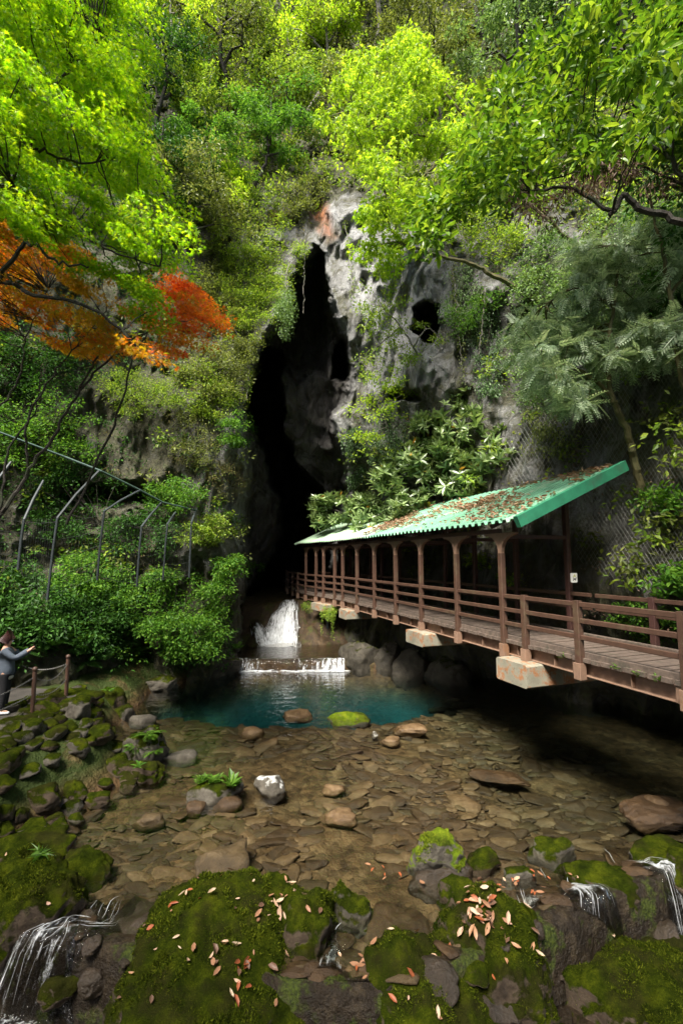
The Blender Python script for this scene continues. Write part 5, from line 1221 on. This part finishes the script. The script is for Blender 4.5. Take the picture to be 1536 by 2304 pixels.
SH = [
 ('hanging leaves along the upper left rim of the cave mouth', [(600, 640), (655, 555), (690, 535), (686, 590), (645, 680), (600, 765), (560, 760)], .7, 60, 80, .36, .10, OVAL, 'fresh'),
 ('hanging leaves along the lower left rim of the cave mouth', [(535, 770), (585, 735), (572, 840), (550, 900), (515, 870)], .6, 40, 80, .34, .10, OVAL, 'olive'),
 ('thick fresh green foliage hanging over the cliff left of the cave apex', [(470, 430), (560, 420), (640, 450), (655, 520), (615, 600), (580, 700), (545, 740), (520, 620), (470, 560)], .9, 110, 95, .46, .11, OVAL, 'fresh'),
 ('grey green hanging shrubs on the cliff beside the red maple', [(430, 560), (500, 540), (530, 640), (560, 760), (540, 830), (480, 800), (430, 700)], .9, 90, 95, .46, .11, OVAL, 'olive'),
 ('pale bush on the cliff above the roof end', [(1140, 800), (1240, 790), (1300, 850), (1270, 940), (1170, 900)], .9, 50, 80, .42, .10, OVAL, 'pale'),
 ('fresh bush on the cliff under the lime crown', [(1000, 430), (1120, 450), (1180, 520), (1140, 580), (1040, 560)], 1.0, 50, 80, .46, .12, OVAL, 'fresh'),
 ('dark thicket on the right edge above the conifer', [(1380, 540), (1480, 520), (1580, 560), (1580, 740), (1470, 720), (1400, 640)], .9, 60, 80, .46, .12, OVAL, 'deep'),
 ('grey green bush between conifer and cliff on the right', [(1240, 640), (1340, 620), (1420, 680), (1400, 800), (1290, 780)], .8, 55, 80, .44, .11, OVAL, 'pale'),
 ('leafy cover on the upper left pillar beside the dark cave', [(400, 830), (480, 810), (530, 860), (520, 930), (440, 940), (390, 900)], .7, 60, 80, .42, .11, OVAL, 'fresh'),
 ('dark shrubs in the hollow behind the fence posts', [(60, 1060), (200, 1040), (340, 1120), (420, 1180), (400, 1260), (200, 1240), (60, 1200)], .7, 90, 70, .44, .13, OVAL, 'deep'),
 # label, outline, off, clumps, leaves, R, leaf size, template, material
 ('light green leaf plume sticking out from the right cliff', [(985, 700), (1050, 660), (1130, 645), (1120, 680), (1040, 730), (1000, 760)], 1.2, 20, 70, .40, .13, SLIM, 'vivid'),
 ('pale small leaved bush on the cliff left of the conifer', [(1140, 570), (1230, 510), (1330, 540), (1330, 640), (1220, 700), (1150, 680)], 1.2, 60, 80, .46, .11, OVAL, 'pale'),
 ('pale small leaved bush below the first one beside the conifer sprays', [(1160, 720), (1240, 690), (1290, 740), (1240, 810), (1170, 800)], 1.0, 36, 80, .42, .10, OVAL, 'pale'),
 ('grey green bush high on the right cliff', [(1330, 440), (1480, 430), (1536, 500), (1400, 540), (1320, 520)], 1.2, 40, 70, .5, .11, OVAL, 'pale'),
 ('hanging bush with small leaves over the left cave edge', [(500, 560), (575, 540), (590, 620), (620, 640), (560, 720), (520, 760), (480, 690)], 1.0, 75, 85, .50, .11, OVAL, 'fresh'),
 ('yellow green fan shaped small tree on the left slope above the hanging bush', [(405, 360), (450, 325), (520, 345), (560, 400), (540, 450), (470, 440), (420, 420)], 2.2, 40, 80, .58, .16, PALM, 'lime'),
 ('bright bushy outgrowth on the left cave pillar', [(490, 945), (530, 920), (582, 935), (575, 980), (540, 1000), (500, 985)], .9, 30, 75, .36, .11, OVAL, 'vivid'),
 ('fresh green bush above the fence by the cave pillar', [(325, 1100), (370, 1080), (440, 1078), (470, 1110), (420, 1140), (340, 1140)], 1.5, 34, 80, .42, .13, OVAL, 'vivid'),
 ('yellow green branch tuft on the cave pillar under the fence top', [(400, 1185), (470, 1150), (540, 1150), (550, 1190), (480, 1215), (420, 1220)], 1.3, 28, 70, .38, .13, OVAL, 'fresh'),
 ('glossy green branch reaching over the dark cave mouth', [(475, 1270), (520, 1250), (600, 1272), (590, 1300), (530, 1300), (490, 1310)], 1.6, 26, 75, .36, .14, OVAL, 'vivid'),
 ('large glossy green bush at the foot of the cave pillar', [(270, 1330), (350, 1280), (450, 1290), (510, 1320), (525, 1400), (490, 1470), (400, 1480), (330, 1430), (270, 1390)], 1.3, 110, 85, .44, .14, OVAL, 'vivid'),
 ('green bush below the fence posts on the left bank', [(110, 1270), (190, 1240), (280, 1265), (290, 1320), (200, 1340), (120, 1320)], 1.0, 50, 75, .42, .14, OVAL, 'vivid'),
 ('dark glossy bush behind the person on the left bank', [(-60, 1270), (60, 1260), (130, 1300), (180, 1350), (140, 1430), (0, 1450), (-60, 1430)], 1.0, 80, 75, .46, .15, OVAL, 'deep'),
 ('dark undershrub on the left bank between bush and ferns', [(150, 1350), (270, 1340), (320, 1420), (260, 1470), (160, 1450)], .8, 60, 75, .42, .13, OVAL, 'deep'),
 ('feathery olive bush under the orange maple', [(225, 850), (300, 830), (385, 850), (400, 900), (340, 930), (250, 930)], 2.0, 46, 90, .46, .12, SLIM, 'fresh'),
 ('leafy bush in the shade behind the bare maple stems', [(-40, 900), (120, 870), (220, 950), (200, 1040), (60, 1050), (-40, 1010)], 1.5, 70, 80, .50, .12, OVAL, 'vivid'),
 ('dark leafy thicket at the left edge below the orange maple', [(-60, 740), (120, 760), (230, 830), (160, 880), (-60, 880)], 1.2, 60, 80, .55, .12, OVAL, 'deep'),
 ('leafy bush on the cliff left of the cave under the red maple', [(390, 780), (470, 770), (540, 800), (530, 880), (450, 900), (400, 850)], 1.0, 60, 80, .48, .11, OVAL, 'olive'),
 ('bright small bush low at the right behind the handrail', [(1440, 1290), (1536, 1270), (1570, 1310), (1500, 1340), (1445, 1330)], .6, 18, 30, .26, .17, BLADE, 'vivid'),
 ('low green plants beyond the right handrail', [(1350, 1370), (1420, 1350), (1560, 1370), (1560, 1450), (1440, 1440), (1360, 1410)], .5, 40, 40, .24, .10, OVAL, 'vivid'),
 ('small green twig bush on the shaded right rock', [(1430, 1100), (1500, 1090), (1536, 1130), (1500, 1160), (1440, 1140)], .7, 12, 40, .28, .14, BLADE, 'vivid'),
 ('dry brown twig bush on the cave pillar', [(470, 1040), (520, 1020), (560, 1060), (540, 1130), (490, 1120)], .7, 24, 60, .40, .09, SLIM, 'dry'),
 ('olive creeper on the lit cave pillar', [(400, 930), (470, 900), (490, 1000), (450, 1060), (390, 1010)], .5, 40, 70, .40, .09, OVAL, 'olive'),
 ('small bush crowning the rock above the cave apex', [(640, 420), (700, 400), (740, 430), (690, 470), (640, 480)], .7, 40, 70, .45, .12, OVAL, 'olive'),
 ('rust yellow fern like tuft above the cave apex', [(605, 470), (640, 460), (650, 500), (615, 510)], .6, 14, 60, .36, .11, SLIM, 'dry'),
 ('dark mossy bush by the lower cave pillar at the water', [(420, 1440), (480, 1420), (520, 1450), (500, 1490), (430, 1490)], .5, 24, 60, .30, .11, OVAL, 'deep'),
]
for i, (lb_, poly, off, nc_, nl_, R, ls, tp, mt) in enumerate(SH): shrub('shrub', lb_, poly, off, nc_, nl_, R, ls, tp, mt, 300 + i)

# ---- vines hanging in front of the cave
def vine(label, pts, nl_, seed, mat='olive', tuft=None):
    rng = np.random.default_rng(seed); P = wobble(bez([PY(*p) for p in pts], 30), .03, rng); root = thing('hanging_vine', label, 'vine', P[0]); m = MB(); m.tube(P, np.linspace(.022, .012, 30), 5); m.obj('stem', M['bark_grey'], root)
    if nl_ or tuft:
        m = MB()
        if nl_: clump_leaves(m, P[rng.integers(0, 30, nl_)], .16, 6, 1.6, .10, OVAL, rng, .8)
        if tuft:
            q_ = poly_points(tuft[0], tuft[1], rng); clump_leaves(m, PY(q_[:, 0], q_[:, 1], pts[-1][2] + rng.normal(0, .2, tuft[1])), .32, 60, 1.2, .10, OVAL, rng, .7)
        m.obj('foliage', M[mat], root)
vine('vine with a leafy tuft hanging before the dark cave', [(655, 570, 19.6), (645, 620, 18.8), (642, 690, 18.4)], 0, 401, 'pale', ([(628, 670), (655, 660), (660, 700), (645, 755), (630, 730)], 26))
vine('thin bare vine string hanging down from the cave apex', [(686, 540, 20.4), (684, 620, 20.4), (683, 705, 20.4)], 3, 402)
vine('long leafy vine trailing down the left cave edge', [(585, 640, 20.0), (575, 720, 19.7), (563, 810, 19.2), (552, 910, 18.6)], 70, 403, 'fresh')
vine('short vine with small leaves left of the trailing one', [(500, 720, 19.4), (497, 790, 19), (494, 860, 18.6)], 30, 404)

vine('leafy vine hanging down the pale rock right of the cave apex', [(775, 500, 19.6), (790, 600, 19.0), (798, 700, 18.6)], 40, 405, 'fresh')
vine('olive vine trailing on the grey rock right of the small hole', [(1015, 600, 16.8), (1030, 720, 16.4), (1040, 850, 16.2)], 60, 406)
vine('bare pale root hanging over the rock below the bent mossy branch', [(1090, 640, 15.8), (1085, 720, 15.7), (1078, 800, 15.7)], 8, 407)

# ---- hillside forest: every tree that can be told apart
FOREST = [ # px, py of the foot, height m, crown m, template, size, material, bark, label
 (505, 290, 8.5, 2.6, OVAL, .15, 'olive', 'bark', 'dark trunked olive tree on the slope left of centre'),
 (575, 230, 9.0, 2.8, OVAL, .16, 'fresh', 'bark', 'fresh green tree with forked dark trunk at the top left of centre'),
 (740, 110, 8.5, 2.6, OVAL, .16, 'fresh', 'bark', 'fresh green tree with black trunk at the top centre'),
 (440, 130, 8.0, 2.6, OVAL, .15, 'olive', 'bark', 'olive tree with crooked dark limbs at the top near the maple'),
 (390, 250, 6.5, 2.2, OVAL, .15, 'lime', 'bark_grey', 'pale lime tree just right of the maple crown'),
 (340, 400, 7.5, 2.1, OVAL, .14, 'deep', 'bark', 'dark evergreen with leaning black trunk beside the maple edge'),
 (470, 400, 5.0, 1.8, OVAL, .14, 'fresh', 'bark_grey', 'low fresh green tree behind the fan shaped small tree'),
 (640, 330, 5.5, 2.0, OVAL, .15, 'fresh', 'bark', 'small yellowish tree on the slope above the cave'),
 (690, 250, 6.5, 2.2, OVAL, .16, 'lime', 'bark_grey', 'lime green tree on the slope straight above the cave apex'),
 (850, 90, 9.0, 3.0, OVAL, .17, 'lime', 'bark_grey', 'tall lime green tree at the top behind the leaning lime tree'),
 (640, 60, 8.0, 2.6, OVAL, .16, 'olive', 'bark', 'grey olive tree on the skyline left of the top centre'),
 (950, 60, 9.0, 2.7, OVAL, .16, 'fresh', 'bark', 'fresh green tree at the top between the lime tree and dark limbs'),
 (1060, 210, 8.0, 2.4, OVAL, .15, 'olive', 'bark', 'olive tree with winding black limbs behind the lime tree'),
 (1120, 60, 9.0, 2.8, OVAL, .16, 'deep', 'bark', 'dark tall evergreen at the top right of centre'),
 (1010, 330, 5.0, 1.9, OVAL, .14, 'olive', 'bark', 'olive bushy tree behind the lime tree crown'),
 (810, 360, 4.5, 1.7, OVAL, .14, 'olive', 'bark_grey', 'small olive tree on the rock lip right of the cave apex'),
 (570, 420, 4.5, 1.7, OVAL, .14, 'vivid', 'bark', 'rich green small tree on the slope left of the cave apex'),
 (1180, 300, 7.0, 2.2, OVAL, .14, 'pale', 'bark', 'grey green tree behind the glossy evergreen'),
 (1290, 120, 8.0, 2.5, OVAL, .15, 'deep', 'bark', 'dim dark tree behind the upper right evergreen'),
 (1420, 250, 6.5, 2.2, OVAL, .14, 'deep', 'bark', 'dim dark tree at the right behind the glossy leaves'),
 (250, 350, 8.0, 2.4, OVAL, .14, 'deep', 'bark', 'dark tree mostly hidden behind the green maple'),
 (120, 420, 8.0, 2.6, OVAL, .14, 'deep', 'bark', 'dark tree behind the middle of the green maple'),
 (30, 700, 6.0, 2.2, OVAL, .13, 'deep', 'bark', 'dark tree behind the orange maple at the left edge'),
 (430, 640, 5.0, 1.9, OVAL, .13, 'olive', 'bark', 'olive tree right of the maple tips above the red spray'),
 (330, 560, 5.5, 1.9, OVAL, .13, 'deep', 'bark', 'dark tree in the gap right of the green maple'),
 (500, 500, 4.5, 1.7, OVAL, .13, 'vivid', 'bark', 'bright green small tree on the steep slope left of the cave'),
 (770, 210, 6.0, 2.0, OVAL, .15, 'olive', 'bark', 'olive tree with thin dark trunk above the rock lip'),
 (900, 200, 6.5, 2.2, OVAL, .15, 'olive', 'bark', 'olive tree half hidden behind the lime crown'),
 (540, 100, 8.0, 2.4, OVAL, .16, 'lime', 'bark_grey', 'lime tree at the top between two dark forked trunks'),
 (1500, 120, 7.0, 2.4, OVAL, .15, 'deep', 'bark', 'dark tree at the upper right corner behind the leaves'),
]
for i, (px, py, h, cr, tp, ls, mt, bk, lb_) in enumerate(FOREST):
    b_ = S(px, py); make_tree('tree', lb_, b_, h, cr, tp, mt, 56, 115, ls * 1.25, 500 + i, ((-.5 + (i * 37 % 100) / 100) * 2.2, -.14 * h), bk, 'trees on the hillside', clr=.36, crown0=.35 + .25 * (i % 3) / 2)

# ---- undergrowth over the whole slope: nobody could count it
def undergrowth(name, label, n, zone, mat, size, tmpl, seed, per=26, R=.42, off=.22, droop=.3):
    rng = np.random.default_rng(seed); q_ = np.stack([rng.uniform(-420, 1900, n * 4), rng.uniform(-66, 1520, n * 4)], 1); wgt = zone(q_[:, 0], q_[:, 1])
    q_ = q_[rng.random(len(q_)) < wgt][:n]; c = S(q_[:, 0], q_[:, 1]); c = c + SN(q_[:, 0], q_[:, 1]) * off * rng.random((len(c), 1)) * 1.5
    m = MB(); clump_leaves(m, c, R * rng.uniform(.5, 1.2, len(c)), per, .65, size, tmpl, rng, droop, .7, (0, 0), (0, -.25, .1))
    return tag(m.obj(name, M[mat]), label, 'undergrowth', kind='stuff')
cavemask = lambda x, y: (sdf_poly(x, y, CAVE) < -10) & (sdf_poly(x, y, [(700, 430), (870, 450), (1020, 560), (1000, 820), (900, 860), (800, 900), (740, 640)]) < -5)
up_ = lambda x, y: cavemask(x, y) * (.9 * sstep(560, 380, y) + .22 * (y > 450) * (fbm(np.stack([x / 60, y / 60, x * 0], 1), 3, 5) > .1) * (y < 1300))
undergrowth('hillside_undergrowth', 'olive undergrowth covering the steep slope', 1700, up_, 'olive', .18, OVAL, 601, 34, .6, .4)
undergrowth('fresh_undergrowth', 'fresh green undergrowth on the slope', 2300, up_, 'fresh', .19, OVAL, 602, 34, .55, .5)
undergrowth('dry_undergrowth', 'dry olive brown grass and twigs on the slope and pillar', 750, lambda x, y: cavemask(x, y) * (.8 * sstep(560, 380, y) + .5 * (x > 380) * (x < 540) * (y > 850) * (y < 1250) + .15 * (x < 560) * (y > 600) * (y < 1300)), 'dry', .15, SLIM, 603, 30, .5, .2, .6)
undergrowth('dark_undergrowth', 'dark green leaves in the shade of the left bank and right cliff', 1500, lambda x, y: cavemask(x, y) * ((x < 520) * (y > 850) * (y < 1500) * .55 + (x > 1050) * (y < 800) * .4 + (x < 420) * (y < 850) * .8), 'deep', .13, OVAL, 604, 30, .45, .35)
undergrowth('bank_greenery', 'bright green leaves scattered on the left bank', 420, lambda x, y: (x < 525) * (y > 1100) * (y < 1490) * .5, 'vivid', .12, OVAL, 605, 22, .36, .5)
undergrowth('leaf_litter', 'dead brown leaves caught on the rock ledges', 420, lambda x, y: cavemask(x, y) * ((x < 430) * (y > 1180) * (y < 1560) * .6 + (x > 1300) * (y > 1000) * (y < 1420) * .5), 'dead', .08, OVAL, 606, 20, .4, .06)

# ---- ferns and small plants
def fern(label, p, n, size, mat, seed, group=None, name='fern', tm=FROND, pit=.25):
    rng = np.random.default_rng(seed); root = thing(name, label, 'fern' if tm is FROND else 'plant', p, group); an = np.arange(n) * 2.4 + rng.random() * 6
    A = np.stack([np.cos(an), np.sin(an), np.full(n, pit) * rng.uniform(.2, 1.6, n)], 1); N = np.stack([-np.cos(an) * .2, -np.sin(an) * .2, np.ones(n)], 1) + rng.normal(size=(n, 3)) * .15
    m = MB(); m.add(*leaves(np.repeat(np.array(p)[None] , n, 0) + rng.normal(size=(n, 3)) * .02, A, N, size * rng.uniform(.7, 1.15, n), tm)); m.obj('fronds' if tm is FROND else 'leaves', M[mat], root); return root
def on_rock(o, px, py):
    """point on top of a rock mesh nearest to the pixel"""
    V, F = ROCKS[o.name]; d = V - np.array([0, 0, CH]); dep = d[:, 1] * CT + d[:, 2] * ST; qx = 768 + FPX * d[:, 0] / dep; qy = 1152 - FPX * (d[:, 2] * CT - d[:, 1] * ST) / dep
    k = np.argsort(np.hypot(qx - px, qy - py))[:12]; return V[k[np.argmin(dep[k])]]
fern('bright fern standing on top of the fern boulder', on_rock(fernr, 330, 1655), 9, .34, 'fern', 701)
fern('small fern on the right flank of the fern boulder', on_rock(fernr, 350, 1690), 8, .24, 'fern', 702)
fern('little fern low on the left flank of the fern boulder', on_rock(fernr, 300, 1685), 8, .24, 'fern', 703)
lp = bpy.data.objects['mossy_boulder']
fern('small bright plant on the low mossy boulder below the fern boulder', PZ(312, 1725, .36), 9, .16, 'vivid', 704, None, 'small_plant', BLADE, .5)
fern('clump of lime leaves on the left part of the plant topped rock', on_rock(plantr, 450, 1750), 16, .20, 'fern', 705, None, 'small_plant', SPRIG, .7)
fern('mat of tiny green plants in the middle of the plant topped rock', on_rock(plantr, 478, 1755), 20, .17, 'fern', 706, None, 'small_plant', SPRIG, .4)
fern('upright leafy plant on the right end of the plant topped rock', on_rock(plantr, 518, 1760), 18, .26, 'fern', 707, None, 'small_plant', BLADE, 1.1)
fern('clover like bright green plant above the clover boulder', PZ(90, 1940, .42) + np.array([0, 0, .05]), 22, .15, 'fern', 708, None, 'small_plant', PALM, .6)
fern('tuft of green leaves on the upright mossy block', PZ(245, 1556, .66), 10, .16, 'vivid', 709, None, 'small_plant', SPRIG, .6)
fern('green seedling on the cliff foot beside the weir', S(530, 1450) + np.array([.1, -.4, 0]), 12, .30, 'vivid', 710, None, 'small_plant', SPRIG, .6)
for i, (px, py) in enumerate([(185, 1440), (230, 1470), (275, 1450), (215, 1410), (250, 1425), (160, 1470), (300, 1480), (120, 1455), (195, 1500), (330, 1460), (55, 1475)]):
    fern('dark hanging fern on the damp left bank below the bushes', S(px, py) + np.array([0, -.25, .1]), 11, .62, 'fern_dark' if i % 3 else 'fern', 720 + i, 'ferns on the damp left bank')
for i, (px, py, lb_) in enumerate([(1268, 1488, 'tiny weed sprouting from the girder near the rusty block'), (1385, 1510, 'green moss weeds on the girder ledge between near posts'), (1435, 1530, 'yellowish weed clump hanging over the near girder'), (1480, 1545, 'green weed on the girder close to the nearest post')]):
    p = on_left(px, Z_DECK - .06); p = np.array([p[0], p[1], Z_DECK - .07]) - rgt(1) * -.03; fern(lb_, p, 12, .10, 'fern', 740 + i, None, 'small_plant', SPRIG, .8)
rng = np.random.default_rng(77)
p = on_left(757, Z_BOT); i_ = 10; m = MB(); C = np.array([p[0], p[1], Z_BOT - .1]) - rgt(i_) * .40 + dirn(i_) * rng.uniform(-.7, .7, (34, 1)) + np.array([0, 0, 1]) * rng.uniform(-.35, .1, (34, 1))
clump_leaves(m, C, .16, 26, 1.2, .07, OVAL, rng, .8)
for dx in (-.6, .75):
    e = np.array([p[0], p[1], Z_BOT - .35]) - rgt(i_) * .42 + dirn(i_) * dx; clump_leaves(m, e - np.array([0, 0, 1]) * np.linspace(0, .9, 14)[:, None], .06, 5, 1, .07, OVAL, rng, .9)
tag(m.obj('hanging_creeper', M['fresh']), 'yellow green creeper clump hanging on the far concrete beam', 'creeper')
p = on_left(700, Z_BOT); m = MB(); C = np.array([p[0], p[1], Z_BOT - .05]) - rgt(12) * .40 + dirn(12) * rng.uniform(-.9, .2, (16, 1)) + np.array([0, 0, 1]) * rng.uniform(-.25, .05, (16, 1)); clump_leaves(m, C, .14, 26, 1.2, .07, OVAL, rng, .8)
tag(m.obj('hanging_creeper', M['fresh']), 'small creeper on the farthest concrete beam by the waterfall', 'creeper')

# ---- moss fuzz on the boulders in front
def fuzz(o, n, size, mat, seed, lim=.15):
    V, F = ROCKS[o.name]; r = np.random.default_rng(seed); a, b, c = V[F[:, 0]], V[F[:, 1]], V[F[:, 2]]; nr_ = np.cross(b - a, c - a); ar = np.linalg.norm(nr_, axis=1); nn = nr_ / ar[:, None]
    mid = (a + b + c) / 3; wt = ar * np.clip(nn[:, 2] - lim + .25 * fbm(mid * 3, 3, 9), 0, 1) * (mid[:, 2] > -.55); k = r.choice(len(F), n, p=wt / wt.sum()); u = r.random((n, 2)); sw = u.sum(1) > 1; u[sw] = 1 - u[sw]
    p = a[k] + (b[k] - a[k]) * u[:, :1] + (c[k] - a[k]) * u[:, 1:]; A = nn[k] * .8 + r.normal(size=(n, 3)) * .55
    m = MB(); m.add(*leaves(p - A * size * .25, A, r.normal(size=(n, 3)), size * r.uniform(.5, 1.3, n) * (.55 + 1.1 * sstep(-.1, .5, fbm(p * 5, 3, 3))), SLIM)); ob_ = m.obj('moss', mat, o); ob_['kind'] = 'stuff'
    return ob_
M['moss_leaf'] = leaf_mat('moss_leaf', [(0, (.017, .027, .003)), (.55, (.042, .058, .004)), (.85, (.085, .105, .008)), (1, (.14, .15, .014))], .25, .9, .02, patch=.7)
M['moss_bright'] = leaf_mat('bright_moss_leaf', [(0, (.07, .11, .008)), (.6, (.14, .19, .012)), (1, (.24, .27, .02))], .25, .8, .1, patch=.5)
for o, n, s_ in ((big, 36000, .026), (lumpA, 9000, .022), (lumpB, 4000, .022), (ellA, 14000, .024), (ellB, 16000, .024), (low, 18000, .026), (lb, 14000, .026)): fuzz(o, n, s_, M['moss_leaf'], 3)
fuzz(tiltr, 7000, .024, M['moss_bright'], 4, .35)

# ---- fallen leaves
def curled(seed):
    r = np.random.default_rng(seed); v, f = BLADE; v = v.copy(); v[:, 1] *= r.uniform(.9, 1.3); v[:, 2] += r.uniform(.3, 1.1) * (v[:, 0] - .5) ** 2 + np.abs(v[:, 1]) * r.uniform(-.2, 1.2); return v, f
LM = []
for i in range(12):
    v, f = curled(i); me = build_mesh('fallen_leaf', v, f)
    t_ = [(.30, .15, .08), (.50, .32, .21), (.40, .21, .11), (.30, .085, .03), (.14, .075, .045), (.55, .40, .27)][i % 6]
    nm = 'fallen_leaf_%d' % (i % 6)
    if nm not in M: M[nm] = leaf_mat(nm, [(0, tuple(c * .8 for c in t_)), (1, tuple(min(1, c * 1.2) for c in t_))], .15, .5, patch=.1)
    me.materials.append(M[nm]); LM.append(me)
def litter(o, n, label, size, seed, centre=None, spread=None, which=None):
    V, F = ROCKS[o.name]; r = np.random.default_rng(seed); a, b, c = V[F[:, 0]], V[F[:, 1]], V[F[:, 2]]; nr_ = np.cross(b - a, c - a); ar = np.linalg.norm(nr_, axis=1); nn = nr_ / ar[:, None]; mid = (a + b + c) / 3
    wt = ar * np.clip(np.nan_to_num(nn[:, 2]) - .45, 0, 1) * (mid[:, 2] > -.1)
    if centre is not None:
        q_ = on_rock(o, *centre); wt = wt * np.exp(-((mid - q_) ** 2).sum(1) / (2 * spread ** 2))
    wt = np.nan_to_num(wt) + 1e-30
    for k in r.choice(len(F), n, p=wt / wt.sum()):
        ob_ = bpy.data.objects.new('fallen_leaf', LM[(r.integers(12) if which is None else which[r.integers(len(which))])]); COL.objects.link(ob_); ob_.location = mid[k] + nn[k] * .022
        s_ = size * r.uniform(.45, 1.3); ob_.scale = (s_, s_ * r.uniform(.7, 1.15), s_ * r.uniform(.5, 1.5)); nq = Vector(nn[k] + r.normal(size=3) * .16).to_track_quat('Z', 'Y'); ob_.rotation_euler = (nq @ Vector((0, 0, 1)).rotation_difference(Vector((0, 0, 1)))).to_euler(); ob_.rotation_euler.rotate_axis('Z', r.uniform(0, 6.28))
        tag(ob_, label, 'leaf', label.replace('fallen leaf', 'fallen leaves'))
litter(big, 52, 'fallen leaf lying on the huge flat mossy boulder', .105, 11)
litter(big, 9, 'pale fallen leaf in the small drift on the right edge of the huge boulder', .12, 12, (640, 2055), .07, (1, 5, 2))
litter(big, 14, 'orange fallen leaf in the loose heap on the middle of the huge boulder', .11, 13, (515, 2160), .14)
litter(ellA, 40, 'orange brown fallen leaf in the heap on the mossy boulder', .12, 14, (1085, 2045), .13)
litter(ellA, 16, 'fallen leaf scattered beside the heap on the mossy boulder', .11, 15)
litter(ellB, 14, 'fallen leaf on the low mossy boulder before the narrow spout', .11, 16)
litter(lumpA, 6, 'fallen leaf on the two humped moss lump', .11, 17)
litter(low, 9, 'fallen leaf on the broad dark boulder at lower right', .12, 18)
litter(lb, 3, 'fallen leaf on the clover boulder', .10, 19)
r = np.random.default_rng(88)
for i in range(46):                                          # leaves caught in the shallows
    px, py = ([(835, 2165), (1165, 1975), (1130, 1985), (870, 1965), (1205, 2010), (810, 2160), (1300, 1960)][i % 7]); px += r.normal() * 28; py += r.normal() * 14; p = PZ(px, py, .012 + .01 * r.random())
    ob_ = bpy.data.objects.new('floating_leaf', LM[[3, 7, 3, 0, 6][r.integers(5)]]); COL.objects.link(ob_); ob_.location = p; s_ = r.uniform(.06, .12); ob_.scale = (s_, s_, s_); ob_.rotation_euler = (r.normal() * .2, r.normal() * .2, r.uniform(0, 6.28))
    tag(ob_, 'wet red brown leaf caught among the shallow stones near the rim', 'leaf', 'wet leaves caught in the shallows')
# dead leaves on the roof
rng = np.random.default_rng(99); m = MB(); C, A, N = [], [], []
sn = np.array([0, 0, 1.0]) - rgt(6) * SLOPE
for i in range(3600):
    s_ = .3 + 8.5 * rng.random() ** 1.0; o_ = 3.0 * (1 - rng.random() ** 1.5) if s_ < 3 else rng.normal(1.9 - .08 * s_, .55)
    if not .05 < o_ < 2.98: continue
    if fbm(np.array([[s_ * .9, o_ * 1.4, 0]]), 3, 4)[0] < rng.normal(-.1, .25): continue
    C.append(roof_pt(s_, o_, .075 + .03 * rng.random()))
C = np.array(C); n = len(C); A = rng.normal(size=(n, 3)) * [1, 1, .25]; A[:, 2] += 0; N = np.repeat(sn[None], n, 0) + rng.normal(size=(n, 3)) * .35
m.add(*leaves(C, A, N, rng.uniform(.07, .17, n), curled(3))); tag(m.obj('roof_leaf_litter', M['fallen']), 'brown fallen leaves drifted over the green roof', 'leaves', kind='stuff')

# ---- unseen trees added around the viewer to block sun and sky
def shade_tree(label, foot, spots, R, nleaf, seed, mat='fresh'):
    rng = np.random.default_rng(seed); root = thing('tree', label, 'tree', foot); w_ = MB(); C = np.array(spots, float); top = C.mean(0); foot = np.array(foot, float)  # unseen added tree, trunk and crown only there for shade
    tr = wobble(bez([foot, (foot + top) / 2 + [.5, -.3, 0], top - [0, 0, .6]], 12), .08, rng); w_.tube(tr, np.linspace(.28, .10, 12), 8)
    for c in C: a = tr[rng.integers(7, 12)]; w_.tube(bez([a, (a + c) / 2 + [0, 0, .2], c], 6), np.linspace(.06, .015, 6), 5)
    w_.obj('trunk', M['bark'], root); m = MB(); clump_leaves(m, C, R, nleaf, .5, .13, OVAL, rng, .3); m.obj('crown', M[mat], root)
rng = np.random.default_rng(5)
sd_ = np.array([math.sin(SUN_AZ) * math.cos(SUN_EL), math.cos(SUN_AZ) * math.cos(SUN_EL), math.sin(SUN_EL)])
def over(x, y, z): return np.array([x, y, 0]) + sd_ * (z / sd_[2])
def spots(x0, x1, y0, y1, z0, z1, n):
    return [over(rng.uniform(x0, x1), rng.uniform(y0, y1), rng.uniform(z0, z1)) for _ in range(n)]
shade_tree('unseen leafy tree added behind the viewer to shade the front boulders', (-8.5, -6, 0), spots(-6.5, 1.5, 2.0, 6.8, 10.5, 13, 78), 1.05, 190, 801)
shade_tree('second unseen leafy tree added behind the viewer to shade the right hand rocks', (3.5, -7.5, 0), spots(1.5, 8.5, 2.0, 7.4, 11, 13.5, 66), 1.05, 190, 802)
shade_tree('unseen evergreen added beyond the right edge to shade the rock behind the bridge', (10.5, 2.5, 0), spots(6.0, 11.5, 7.0, 12.5, 12, 15, 60), 1.1, 190, 803, 'deep')
shade_tree('unseen evergreen added beyond the left edge to shade the bank and path', (-12.5, -1, 0), spots(-9.0, -4.2, 6.5, 12.5, 12, 14.5, 52), 1.05, 190, 804, 'deep')
